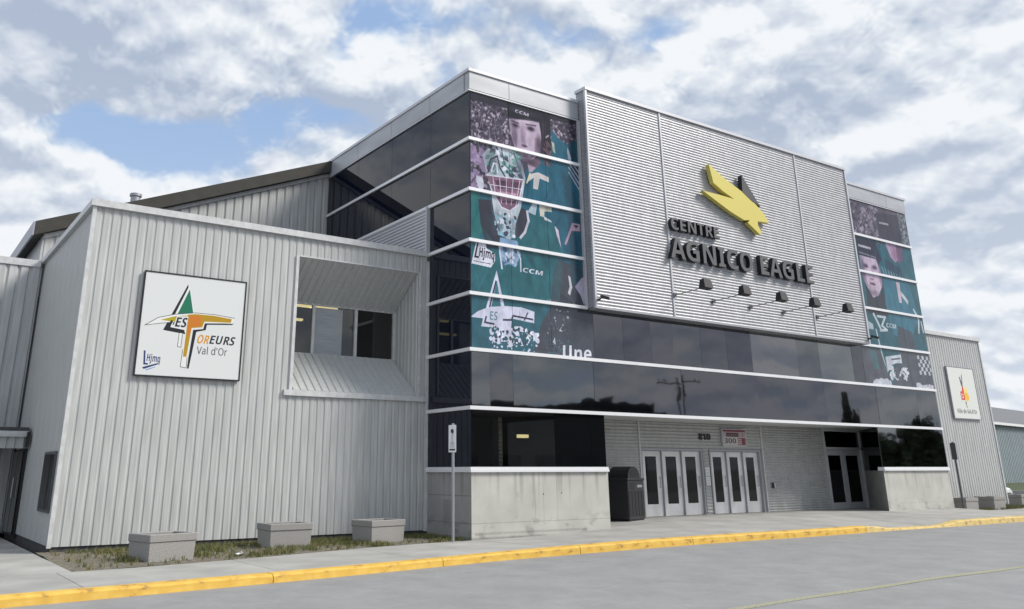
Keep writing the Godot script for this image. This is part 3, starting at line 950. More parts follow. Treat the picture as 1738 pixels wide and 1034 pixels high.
	speckle(p, 50, 18.2, 4.6, 19.3, 4.8, [c8(188, 192, 198)], 0.04, 0.12)
	speckle(p, 40, 21.2, 4.58, 22.3, 4.75, [c8(188, 192, 198)], 0.04, 0.12)
	var fn := FastNoiseLite.new()
	fn.seed = 13; fn.frequency = 0.02; fn.fractal_octaves = 4; fn.domain_warp_enabled = true; fn.domain_warp_amplitude = 40.0
	var gn := FastNoiseLite.new()
	gn.seed = 19; gn.frequency = 0.3
	p.mottle(fn, gn, 0.16, 0.06)
	p.soften(0.42)
	return p.tex()

# stained concrete face: x right, y up, sizes in metres
func stained(w: float, h: float, sd: int, marks: Array) -> StandardMaterial3D:
	var k := 150.0
	var W := int(w * k)
	var H := int(h * k)
	var a := FastNoiseLite.new(); a.seed = sd; a.frequency = 0.006; a.fractal_octaves = 5
	var b := FastNoiseLite.new(); b.seed = sd + 1; b.frequency = 0.03; b.fractal_octaves = 3
	var g := FastNoiseLite.new(); g.seed = sd + 2; g.frequency = 0.25
	var im := Image.create(W, H, false, Image.FORMAT_RGB8)
	for y in H:
		var fy := 1.0 - float(y) / H
		for x in W:
			var v := 0.70 + 0.05 * a.get_noise_2d(x, y) + 0.025 * g.get_noise_2d(x, y)
			var run := smoothstep(0.05, 0.5, b.get_noise_2d(x, y * 0.03))
			v -= run * 0.09 * smoothstep(0.35, 1.0, fy)
			v -= 0.1 * smoothstep(0.1, 0.55, a.get_noise_2d(x * 1.7 + 300, y * 2.6)) * smoothstep(0.5, 0.1, fy)
			v -= 0.12 * smoothstep(0.05, 0.0, fy)
			im.set_pixel(x, y, Color(v, v * 1.0, v * 0.975))
	for m in marks:   # x, y, width, height, dark
		for y in range(maxi(0, int(H - (m[1] + m[3]) * k)), mini(H, int(H - m[1] * k) + 1)):
			for x in range(maxi(0, int(m[0] * k)), mini(W, int((m[0] + m[2]) * k) + 1)):
				var c := im.get_pixel(x, y)
				var e := 0.5 + 0.5 * b.get_noise_2d(x * 2.0, y * 0.3)
				im.set_pixel(x, y, c * (1.0 - m[4] * (0.5 + e)))
	var mt := mat(1, 1, 1, 0.85)
	mt.albedo_texture = ImageTexture.create_from_image(im)
	return mt

# quad with the whole texture on it
func face(st: SurfaceTool, a: Vector3, b: Vector3, c: Vector3, d: Vector3, n: Vector3, r := Rect2(0, 0, 1, 1)) -> void:
	# a lower left, b lower right, c upper right, d upper left
	var uv := [Vector2(r.position.x, r.end.y), r.end, Vector2(r.end.x, r.position.y), r.position]
	var p := [a, b, c, d]
	for i in [0, 2, 1, 0, 3, 2]:
		st.set_normal(n); st.set_uv(uv[i]); st.add_vertex(p[i])

# ---------------------------------------------------------------- the entrance hall
func build_hall() -> void:
	var h := world_thing("entrance_hall", "tall dark glass entrance hall with printed posters and ribbed silver centre", "building", Vector3(11.2, 0, -4.6))
	var rows := [3.115, 4.582, 6.055, 7.5, 8.942, 10.428, 11.882]
	var st := mb()
	box(st, 0.08, 3.2, -9.15, 22.28, 11.85, -0.06)
	part(h, "inner_wall", st, M.core)
	st = mb()
	box(st, 0.0, 12.0, -9.2, 22.36, 12.3, -0.3)
	part(h, "roof", st, M.roof_dark)
	# side wall of glass
	var zs := [0.0, -2.06, -4.45, -6.85, -9.2]
	for r in 6:
		for k in 4:
			var y0: float = rows[r] + 0.004
			var y1: float = rows[r + 1] - 0.004
			if k > 0 and r < 3:
				continue
			st = mb()
			box(st, 0.0, y0, zs[k] - 0.006, 0.03, y1, zs[k + 1] + 0.006)
			part(h, "window_pane", st, M.pane_side)
	st = mb()
	box(st, 0.0, 1.69, -0.006, 0.03, 3.11, -2.06)
	part(h, "window_pane", st, M.pane_side)
	for r in 6:
		st = mb()
		var back := -2.06 if r < 4 else -9.2
		box(st, -0.07, rows[r] - 0.045, back, 0.02, rows[r] + 0.045, 0.07)
		part(h, "mullion", st, M.mullion)
		st = mb()
		box(st, 0.02, rows[r] - 0.045, -0.02, (22.36 if r < 2 else 4.06), rows[r] + 0.045, 0.07)
		part(h, "mullion", st, M.mullion)
		if r >= 2:
			st = mb()
			box(st, 17.6, rows[r] - 0.045, -0.02, 22.36, rows[r] + 0.045, 0.07)
			part(h, "mullion", st, M.mullion)
	# louvred screen above the low roof
	clad(h, M.silver_trim, Vector3(-0.075, 0, -9.2), UPV, Vector3(0, 0, 1), Vector3(-1, 0, 0), 7.3, 8.86, cst(0.0), cst(7.1), WAVE, 0.1, 0.022, 3.0, "louvre_screen")
	st = mb()
	box(st, -0.07, 7.3, -9.2, -0.002, 8.86, -2.12)
	part(h, "louvre_back", st, M.silver_trim)
	st = mb()
	box(st, -0.13, 7.3, -2.11, -0.002, 8.96, -2.05)
	part(h, "screen_trim", st, M.silver_trim)
	# front panes: printed ones left and right, tinted ones between
	var pl := mat(0.86, 0.87, 0.95, 0.12, 0.0, 0.5)
	pl.albedo_texture = print_left()
	var pr := mat(0.88, 0.88, 0.94, 0.12, 0.0, 0.5)
	pr.albedo_texture = print_right()
	for side in 2:
		var xs := [0.03, 1.38, 2.72, 4.06] if side == 0 else [17.66, 19.22, 20.79, 22.36]
		for r in range(1, 6):
			for k in 3:
				var xa: float = xs[k] + 0.005
				var xb: float = xs[k + 1] - 0.005
				if side == 0 and r == 1 and k == 2:
					xb = 4.295
				var ya: float = rows[r] + 0.004
				var yb: float = rows[r + 1] - 0.004
				st = mb()
				var w := 4.3 if side == 0 else 4.7
				var l := 0.0 if side == 0 else 17.66
				face(st, Vector3(xa, ya, 0), Vector3(xb, ya, 0), Vector3(xb, yb, 0), Vector3(xa, yb, 0), Vector3(0, 0, 1), Rect2((xa - l) / w, (11.88 - yb) / 7.3, (xb - xa) / w, (yb - ya) / 7.3))
				box(st, xa, ya, -0.03, xb, yb, -0.002)
				part(h, "poster_pane", st, pl if side == 0 else pr, "printed pane showing hockey players in teal jerseys" if r == 4 and k == 1 else "")
	var band := [[4.3, 0], [5.45, 2], [6.6, 0], [7.54, 1], [8.81, 0], [10.05, 2], [11.28, 3], [13.71, 5], [14.96, 4], [16.98, 1], [17.655, 0]]
	for i in band.size() - 1:
		pane(h, band[i][0], band[i + 1][0], rows[1], 6.06, M.panes[band[i][1]], i)
	var low := [[0.03, 5], [0.61, 1], [1.36, 5], [4.21, 1], [7.8, 0], [11.4, 0], [15.0, 1], [18.2, 5], [20.93, 5], [22.36, 0]]
	for i in low.size() - 1:
		pane(h, low[i][0], low[i + 1][0], rows[0], rows[1], M.panes[low[i][1]], i + 5)
	# fascia
	for s in [[0.0, 1.38], [1.38, 4.06], [17.6, 20.93], [20.93, 22.36]]:
		st = mb()
		box(st, s[0] + (0.008 if s[0] > 0.1 else -0.03), 11.94, -0.2, s[1] - 0.008, 12.48, 0.05)
		part(h, "fascia_panel", st, M.fascia)
	for k in 4:
		st = mb()
		box(st, -0.05, 11.94, zs[k] - (0.008 if k else 0.21), 0.2, 12.48, zs[k + 1] + 0.008)
		part(h, "fascia_panel", st, M.fascia)
	st = mb()
	box(st, -0.08, 12.484, -9.25, 0.25, 12.575, 0.09)
	box(st, 0.25, 12.484, -0.25, 4.05, 12.575, 0.09)
	part(h, "roof_cap", st, M.silver_trim)
	st = mb()
	box(st, 17.66, 12.484, -0.25, 22.42, 12.575, 0.09)
	part(h, "roof_cap", st, M.silver_trim)
	st = mb()
	box(st, -0.05, 11.89, -9.2, 0.02, 11.93, 0.04)
	box(st, 0.02, 11.89, -0.02, 4.06, 11.93, 0.04)
	part(h, "head_trim", st, M.silver_trim)
	st = mb()
	box(st, 17.6, 11.89, -0.02, 22.36, 11.93, 0.04)
	part(h, "head_trim", st, M.silver_trim)
	for x in [4.0, 17.63]:
		st = mb()
		box(st, x, 6.06, -0.01, x + 0.07, 11.885, 0.085)
		part(h, "pane_edge_trim", st, M.silver_trim)
	# ribbed centre
	st = mb()
	box(st, 4.1, 6.05, -0.05, 17.62, 12.84, 0.355)
	part(h, "panel_core", st, M.wall_core)
	for s in [[4.1, 7.29], [7.35, 14.41], [14.47, 17.62]]:
		st = mb()
		sheet(st, Vector3(0, 0, 0.36), UPV, Vector3(1, 0, 0), Vector3(0, 0, 1), 6.06, 12.82, cst(s[0]), cst(s[1]), WAVE, 0.094, 0.013)
		part(h, "ribbed_panel", st, M.silver)
	st = mb()
	sheet(st, Vector3(4.096, 0, 0.0), UPV, Vector3(0, 0, 1), Vector3(-1, 0, 0), 6.06, 12.82, cst(-0.05), cst(0.36), WAVE, 0.094, 0.013)
	part(h, "ribbed_return", st, M.silver)
	for x in [7.32, 14.44]:
		st = mb()
		box(st, x - 0.03, 6.05, 0.355, x + 0.03, 12.83, 0.395)
		part(h, "seam_trim", st, M.silver_trim)
	st = mb()
	box(st, 4.056, 6.01, 0.33, 4.13, 12.83, 0.405)
	part(h, "corner_trim", st, M.silver_trim)
	st = mb()
	box(st, 17.59, 6.01, 0.33, 17.664, 12.83, 0.405)
	part(h, "corner_trim", st, M.silver_trim)
	st = mb()
	box(st, 4.05, 12.832, -0.07, 17.67, 12.93, 0.425)
	part(h, "panel_cap", st, M.silver_trim)
	st = mb()
	box(st, 4.13, 6.0, -0.04, 17.59, 6.055, 0.4)
	part(h, "panel_foot_trim", st, M.galv)
	# ground floor: concrete plinths, glass above, recess with the doors
	var ca := stained(4.56, 1.56, 4, [[0, 0.36, 4.56, 0.008, 0.12], [1.98, 0.4, 0.012, 1.16, 0.16], [2.26, 0.35, 0.009, 1.21, 0.1], [2.7, 0.35, 0.02, 1.2, 0.08], [1.9, 0.7, 0.05, 0.8, 0.05], [2.25, 1.0, 0.03, 0.03, 0.5], [2.86, 1.02, 0.03, 0.03, 0.5], [1.35, 0.95, 0.12, 0.12, 0.05], [0.1, 0.1, 3.6, 0.05, 0.1]])
	var cb := stained(4.42, 1.56, 14, [[0.8, 0.35, 3.0, 0.008, 0.08], [2.4, 0.5, 0.02, 1.0, 0.14], [2.6, 0.9, 0.3, 0.6, 0.05]])
	st = mb()
	prism(st, PackedVector2Array([Vector2(0.0, -0.012), Vector2(4.548, -0.012), Vector2(2.5, -2.07), Vector2(0.0, -2.07)]), -0.2, 1.56)
	part(h, "concrete_plinth", st, M.concrete)
	st = mb()
	face(st, Vector3(0.0, 0.0, 0), Vector3(4.56, 0.0, 0), Vector3(4.56, 1.56, 0), Vector3(0.0, 1.56, 0), Vector3(0, 0, 1))
	quad(st, Vector3(0, -0.1, 0), Vector3(4.56, -0.1, 0), Vector3(4.56, 0, 0), Vector3(0, 0, 0), Vector3(0, 0, 1))
	part(h, "plinth_face", st, ca)
	var cs := stained(2.06, 1.56, 24, [[0, 0.36, 2.06, 0.008, 0.18], [0, 1.0, 2.06, 0.01, 0.18], [0.8, 0.4, 0.4, 0.5, 0.08]])
	cs.albedo_color = lin(0.72, 0.72, 0.74)
	st = mb()
	face(st, Vector3(-0.004, 0.0, -2.07), Vector3(-0.004, 0.0, 0), Vector3(-0.004, 1.56, 0), Vector3(-0.004, 1.56, -2.07), Vector3(-1, 0, 0))
	quad(st, Vector3(-0.004, -0.1, -2.07), Vector3(-0.004, -0.1, 0), Vector3(-0.004, 0, 0), Vector3(-0.004, 0, -2.07), Vector3(-1, 0, 0))
	part(h, "plinth_side", st, cs)
	st = mb()
	prism(st, PackedVector2Array([Vector2(17.95, -0.012), Vector2(22.36, -0.012), Vector2(22.36, -2.07), Vector2(20.08, -2.07)]), -0.1, 1.56)
	part(h, "concrete_plinth", st, M.concrete)
	st = mb()
	face(st, Vector3(17.94, 0.12, 0), Vector3(22.36, 0.12, 0), Vector3(22.36, 1.56, 0), Vector3(17.94, 1.56, 0), Vector3(0, 0, 1))
	quad(st, Vector3(17.94, -0.1, 0), Vector3(22.36, -0.1, 0), Vector3(22.36, 0.12, 0), Vector3(17.94, 0.12, 0), Vector3(0, 0, 1))
	part(h, "plinth_face", st, cb)
	for s in [[-0.06, 4.56, -2.07], [17.93, 22.38, -0.3]]:
		st = mb()
		box(st, s[0], 1.56, -0.2, s[1], 1.622, 0.07)
		box(st, s[0] + 0.01, 1.622, -0.2, s[1], 1.685, 0.045)
		if s[0] < 0:
			box(st, -0.06, 1.56, -2.06, 0.1, 1.622, -0.2)
			box(st, -0.045, 1.622, -2.06, 0.1, 1.685, -0.2)
		part(h, "window_sill", st, M.mullion)
	# lit room behind the low left glass
	st = mb()
	box(st, 0.06, 3.06, -2.4, 4.5, 3.1, -0.06)
	box(st, 0.06, 1.57, -2.4, 4.5, 1.6, -0.06)
	box(st, 0.06, 1.6, -2.45, 4.5, 3.06, -2.4)
	box(st, 4.5, 1.6, -2.4, 4.53, 3.06, -0.06)
	part(h, "room_wall", st, M.room)
	st = mb()
	obox(st, Transform3D(Basis(), Vector3(3.25, 2.52, -1.6)), Vector3(1.1, 0.09, 0.12))
	part(h, "tube_lamp", st, M.tube)
	lamp(Vector3(3.25, 2.45, -1.6), 0.03)
	for s in [[0.03, 0.61], [0.61, 1.36], [1.36, 2.72], [2.72, 4.0], [4.0, 4.53]]:
		st = mb()
		box(st, s[0] + 0.004, 1.69, -0.025, s[1] - 0.004, 3.068, 0.0)
		part(h, "window_pane", st, M.clear if s[1] < 3.9 else M.dark_glass)
	# right: splayed glass over the splayed plinth
	st = mb()
	box(st, 17.96, 1.69, -0.03, 20.9, 3.068, 0.0)
	part(h, "window_pane", st, M.panes[4])
	st = mb()
	box(st, 20.91, 1.69, -0.03, 22.36, 3.068, 0.0)
	part(h, "window_pane", st, M.panes[5])
	for s in [[Vector2(17.95, -0.035), Vector2(20.06, -2.07)], [Vector2(4.55, -0.035), Vector2(2.5, -2.07)]]:
		st = mb()
		var a: Vector2 = s[0]
		var b: Vector2 = s[1]
		var n := Vector3(-1, 0, -1) if a.x > 10 else Vector3(1, 0, -1)
		quad(st, Vector3(a.x, 1.57, a.y), Vector3(b.x, 1.57, b.y), Vector3(b.x, 3.07, b.y), Vector3(a.x, 3.07, a.y), n)
		part(h, "window_pane", st, M.dark_glass)
	# soffit over the doors
	st = mb()
	box(st, 0.06, 3.104, -2.4, 22.3, 3.19, -0.02)
	part(h, "soffit", st, M.soffit)
	# recess wall
	st = mb()
	box(st, 2.4, 0.0, -2.4, 8.0, 3.1, -2.13)
	box(st, 8.0, 2.27, -2.4, 14.0, 3.1, -2.13)
	box(st, 10.87, 0.0, -2.4, 11.21, 2.27, -2.13)
	box(st, 13.88, 0.0, -2.4, 17.66, 3.1, -2.13)
	part(h, "recess_wall", st, M.wall_core)
	for s in [[2.4, 5.2, 0.16, 3.09], [5.2, 7.92, 0.18, 3.09], [7.98, 11.0, 2.29, 3.09], [11.0, 13.99, 2.29, 3.09], [10.9, 11.18, 0.2, 2.29], [14.05, 15.9, 0.2, 3.09], [15.9, 17.64, 0.2, 3.09]]:
		st = mb()
		sheet(st, Vector3(0, 0, -2.125), UPV, Vector3(1, 0, 0), Vector3(0, 0, 1), s[2], s[3], cst(s[0]), cst(s[1]), WAVE, 0.105 if s[0] < 14 else 0.085, 0.026)
		part(h, "ribbed_panel", st, M.recess)
	for x in [7.95, 14.02]:
		st = mb()
		box(st, x - 0.03, 0.19, -2.13, x + 0.03, 3.095, -2.08)
		part(h, "seam_trim", st, M.trim)
	# six white doors in two sets
	for s in [[8.0, 10.86], [11.22, 13.87]]:
		var w: float = (s[1] - s[0] - 0.16) / 3.0
		st = mb()
		box(st, s[0], 2.2, -2.33, s[1], 2.27, -2.1)
		box(st, s[0], 0.19, -2.33, s[0] + 0.05, 2.2, -2.1)
		box(st, s[1] - 0.05, 0.19, -2.33, s[1], 2.2, -2.1)
		part(h, "door_frame", st, M.galv)
		for k in 3:
			var x0: float = s[0] + 0.05 + k * (w + 0.03)
			door(h, x0, x0 + w, 0.205, 2.19, -2.2, M.door, M.dark_glass, 0.17, 0.36, 0.2)
			if k < 2:
				st = mb()
				box(st, x0 + w + 0.002, 0.2, -2.3, x0 + w + 0.028, 2.2, -2.14)
				part(h, "door_post", st, M.galv)
	# grey double door with a light over it
	st = mb()
	box(st, 17.66, 2.33, -2.2, 20.1, 2.42, -2.04)
	box(st, 17.66, 3.0, -2.2, 20.1, 3.1, -2.04)
	box(st, 17.66, 0.19, -2.2, 17.76, 2.33, -2.04)
	box(st, 17.66, 2.42, -2.2, 17.72, 3.0, -2.04)
	box(st, 20.02, 0.19, -2.2, 20.1, 3.0, -2.04)
	part(h, "door_frame", st, M.door_grey)
	st = mb()
	box(st, 17.72, 2.42, -2.16, 20.02, 3.0, -2.12)
	part(h, "transom_pane", st, M.panes[2])
	for k in 2:
		door(h, 17.765 + k * 1.13, 18.885 + k * 1.13, 0.2, 2.32, -2.14, M.door_grey, M.dark_glass if k == 1 else M.panes[2], 0.2, 0.22, 0.16)

func pane(h: Node3D, x0: float, x1: float, y0: float, y1: float, m: Material, i: int) -> void:
	var st := mb()
	var tilt := Basis.from_euler(Vector3(0.0025 * sin(i * 2.3), 0.003 * sin(i * 1.7 + 1.0), 0))
	obox(st, Transform3D(tilt, Vector3((x0 + x1) / 2, (y0 + y1) / 2, -0.018)), Vector3(x1 - x0 - 0.005, y1 - y0 - 0.008, 0.03))
	part(h, "window_pane", st, m)

func door(h: Node3D, x0: float, x1: float, y0: float, y1: float, z: float, m: Material, g: Material, top: float, kick: float, side: float) -> void:
	var st := mb()
	box(st, x0, y0, z - 0.05, x0 + side, y1, z)
	box(st, x1 - side, y0, z - 0.05, x1, y1, z)
	box(st, x0 + side, y1 - top, z - 0.05, x1 - side, y1, z)
	box(st, x0 + side, y0, z - 0.05, x1 - side, y0 + kick, z)
	var d := part(h, "door", st, m)
	st = mb()
	var w := Vector3(h.get_meta("world"))
	box(st, x0 + side, y0 + kick, z - 0.03, x1 - side, y1 - top, z - 0.015)
	var p := part(d, "door_glass", st, g)
	st = mb()
	cyl(st, Vector3(x1 - side * 0.5, y0 + 0.85, z + 0.04), Vector3(x1 - side * 0.5, y0 + 1.2, z + 0.04), 0.012, 0.012, 8)
	for yy in [0.87, 1.18]:
		cyl(st, Vector3(x1 - side * 0.5, y0 + yy, z - 0.01), Vector3(x1 - side * 0.5, y0 + yy, z + 0.04), 0.009, 0.009, 6)
	part(d, "handle", st, M.steel)

func lamp(at: Vector3, e: float) -> void:
	var l := OmniLight3D.new()
	l.name = "lamp_light"
	l.position = at
	l.light_energy = e
	l.light_color = Color(1.0, 0.93, 0.75)
	l.light_size = 0.02
	l.omni_range = 12.0
	l.omni_attenuation = 2.0
	l.shadow_enabled = true
	add_child(l, true)

# ---------------------------------------------------------------- left annex
func build_annex_left() -> void:
	var h := world_thing("side_annex", "flat-roofed white ribbed metal annex with square recessed window, left of glass hall", "building", Vector3(-4.55, 0, -5.6))
	var X := Vector3(1, 0, 0)
	var o := Vector3(-9.09, 0, -2.11)
	var st := mb()
	# core walls behind the sheets, leaving the recess open
	box(st, -9.05, 0.12, -2.3, -4.02, 7.5, -2.112)
	box(st, -4.02, 6.98, -2.3, -0.02, 7.5, -2.112)
	box(st, -4.02, 0.12, -2.3, -0.02, 3.45, -2.112)
	box(st, -0.30, 3.45, -2.3, -0.02, 6.98, -2.112)
	box(st, -9.05, 0.12, -9.2, -8.9, 7.5, -2.3)
	part(h, "inner_wall", st, M.wall_core)
	st = mb()
	box(st, -8.9, 7.3, -9.2, -0.08, 7.4, -2.3)
	part(h, "roof", st, M.roof_dark)
	st = mb()
	box(st, -9.04, -0.2, -9.2, -0.02, 0.119, -2.14)
	part(h, "foundation", st, M.found)
	# front sheets
	clad(h, M.siding, o, X, UPV, Vector3(0, 0, 1), 0.06, 5.03, cst(0.12), cst(7.45), RIB, 0.2, 0.018, 0.8)
	clad(h, M.siding, o, X, UPV, Vector3(0, 0, 1), 5.03, 8.8, cst(6.96), cst(7.45), RIB, 0.2, 0.018, 0.8)
	clad(h, M.siding, o, X, UPV, Vector3(0, 0, 1), 5.03, 8.99, cst(0.12), cst(3.40), RIB, 0.2, 0.018, 0.8)
	clad(h, M.siding, o, X, UPV, Vector3(0, 0, 1), 8.8, 8.99, cst(3.52), cst(7.45), RIB, 0.2, 0.018, 0.8)
	# left side sheets
	clad(h, M.siding, Vector3(-9.052, 0, -9.2), Vector3(0, 0, 1), UPV, Vector3(-1, 0, 0), 0.0, 7.1, cst(0.12), cst(7.45), RIB, 0.2, 0.018, 0.8)
	st = mb()
	box(st, -9.12, 0.1, -2.13, -9.035, 7.44, -2.055)
	part(h, "corner_trim", st, M.trim)
	st = mb()
	box(st, -0.1, 0.1, -2.112, -0.006, 7.44, -2.05)
	part(h, "corner_trim", st, M.trim)
	st = mb()
	box(st, -9.17, 7.44, -2.35, -0.135, 7.6, -2.0)
	box(st, -9.17, 7.44, -9.2, -8.85, 7.6, -2.35)
	part(h, "roof_cap", st, M.trim)
	st = mb()
	box(st, -4.2, 3.38, -2.11, -0.104, 3.52, -2.02)
	part(h, "sill_flashing", st, M.trim)
	for x in [[-4.06, -3.98], [-0.34, -0.27]]:
		st = mb()
		box(st, x[0], 3.522, -2.13, x[1], 6.95, -2.06)
		part(h, "recess_trim", st, M.trim)
	st = mb()
	box(st, -3.98, 6.93, -2.13, -0.34, 6.965, -2.065)
	part(h, "recess_trim", st, M.trim)
	# recess: sloping head and sill, upright cheeks
	var dz := 1.28
	var head := Vector3(0, -0.96, -dz)
	var sill := Vector3(0, 1.08, -dz)
	clad(h, M.siding, Vector3(-3.98, 6.95, -2.11), X, head.normalized(), Vector3(0, -dz, 0.96).normalized(), 0.0, 3.64, cst(0.0), cst(head.length()), RIB, 0.2, 0.03, 0.8)
	clad(h, M.siding, Vector3(-3.98, 3.50, -2.05), X, sill.normalized(), Vector3(0, dz, 1.08).normalized(), 0.0, 3.64, cst(0.0), cst(sill.length() + 0.05), RIB, 0.2, 0.03, 0.8)
	for s in [[-3.98, 1.0], [-0.34, -1.0]]:
		clad(h, M.siding, Vector3(s[0], 0, -2.11), Vector3(0, 0, -1), UPV, Vector3(s[1], 0, 0), 0.0, dz, func(t): return 3.46 + 1.08 * t / dz, func(t): return 6.97 - 0.96 * t / dz, RIB, 0.2, 0.03, 1.6)
	# window in three lights
	var zw := -3.39
	st = mb()
	for b in [[-4.0, 4.56, -0.33, 4.63], [-4.0, 5.96, -0.33, 6.02], [-4.0, 4.63, -3.93, 5.96], [-0.42, 4.63, -0.33, 5.96], [-2.96, 4.63, -2.88, 5.96], [-1.66, 4.63, -1.58, 5.96]]:
		box(st, b[0], b[1], zw - 0.06, b[2], b[3], zw + 0.03)
	var wn := part(h, "window", st, M.trim)
	for b in [[-3.93, -2.96], [-2.88, -1.66], [-1.58, -0.42]]:
		st = mb()
		box(st, b[0], 4.63, zw - 0.03, b[1], 5.96, zw - 0.015)
		part(wn, "window_pane", st, M.clear)
	st = mb()
	box(st, -2.86, 4.64, zw - 0.14, -1.98, 5.93, zw - 0.12)
	part(wn, "window_blind", st, M.blind)
	st = mb()
	for b in [[-5.5, 4.3, -7.5, -0.1, 4.4, -3.46], [-5.5, 6.6, -7.5, -0.1, 6.7, -3.46], [-5.5, 4.4, -7.5, -0.1, 6.6, -7.4], [-5.5, 4.4, -7.4, -5.4, 6.6, -3.46], [-0.2, 4.4, -7.4, -0.1, 6.6, -3.46], [-5.4, 6.03, -3.56, -0.2, 6.6, -3.46], [-5.4, 4.4, -3.56, -0.2, 4.55, -3.46], [-5.4, 4.55, -3.56, -4.01, 6.03, -3.46]]:
		box(st, b[0], b[1], b[2], b[3], b[4], b[5])
	part(h, "room_wall", st, M.room)
	for b in [[-2.45, 6.33, -5.5], [-1.62, 6.35, -5.5], [-2.75, 5.9, -5.5]]:
		st = mb()
		obox(st, Transform3D(Basis(), Vector3(b[0], b[1], b[2])), Vector3(0.8, 0.06, 0.14))
		part(h, "tube_lamp", st, M.tube)
	lamp(Vector3(-2.0, 6.27, -5.5), 0.04)
	# side wall: small dark window, dark door
	st = mb()
	box(st, -9.11, 0.76, -3.98, -9.0, 2.02, -2.62)
	var sw := part(h, "side_window", st, M.char)
	st = mb()
	box(st, -9.118, 0.82, -3.92, -9.112, 1.96, -2.68)
	part(sw, "window_pane", st, M.dark_glass)
	st = mb()
	box(st, -9.13, 0.04, -8.75, -9.0, 2.16, -6.95)
	var sdoor := part(h, "side_door", st, M.black)
	st = mb()
	box(st, -9.16, 0.1, -7.86, -9.132, 2.1, -7.05)
	box(st, -9.16, 0.1, -8.68, -9.132, 2.1, -7.9)
	part(sdoor, "door_leaf", st, M.dark_glass)
	st = mb()
	cyl(st, Vector3(-9.2, 0.95, -7.76), Vector3(-9.2, 1.45, -7.76), 0.02, 0.02, 8)
	part(sdoor, "handle", st, M.steel)
	# canopy over the side door
	st = mb()
	box(st, -16.0, 2.44, -9.0, -9.16, 2.58, -6.6)
	var cn := part(h, "door_canopy", st, M.trim)
	st = mb()
	box(st, -16.0, 2.584, -9.0, -9.13, 2.68, -6.75)
	part(cn, "canopy_roof", st, M.found)
	clad(cn, M.siding, Vector3(-16.0, 0, -6.72), X, UPV, Vector3(0, 0, 1), 0.0, 6.8, cst(2.16), cst(2.44), RIB, 0.2, 0.035, 1.6, "canopy_skirt")
	for c in cn.get_children():
		c.position = Vector3.ZERO
	st = mb()
	box(st, -9.2, 2.2, -6.74, -9.13, 2.56, -6.5)
	part(h, "canopy_bracket", st, M.black)
	# small scars on the sheets
	for c in sdoor.get_children() + sw.get_children() + wn.get_children():
		c.position = Vector3.ZERO

func build_annex_right() -> void:
	var h := world_thing("side_annex", "flat-roofed white ribbed metal annex beyond glass hall, carrying the town sign", "building", Vector3(26.7, 0, -5.6))
	var st := mb()
	box(st, 22.4, 0.12, -9.2, 30.95, 7.45, -2.112)
	part(h, "inner_wall", st, M.wall_core)
	st = mb()
	box(st, 22.4, -0.2, -9.2, 30.93, 0.119, -2.14)
	part(h, "foundation", st, M.found)
	clad(h, M.siding, Vector3(22.37, 0, -2.11), Vector3(1, 0, 0), UPV, Vector3(0, 0, 1), 0.0, 8.6, cst(0.12), cst(7.45), RIB, 0.2, 0.018, 0.8)
	st = mb()
	box(st, 30.94, 0.1, -2.13, 31.03, 7.44, -2.05)
	part(h, "corner_trim", st, M.trim)
	st = mb()
	box(st, 22.37, 7.44, -9.2, 31.08, 7.6, -2.0)
	part(h, "roof_cap", st, M.trim)
	st = mb()
	box(st, 30.955, 0.12, -9.2, 30.99, 7.44, -2.14)
	part(h, "end_wall", st, M.siding)

# ---------------------------------------------------------------- the arena behind, the low wing at the far left
func roof_y(x: float) -> float:
	return 8.72 + 0.405 * (minf(x, 22.36 - x) + 9.42)

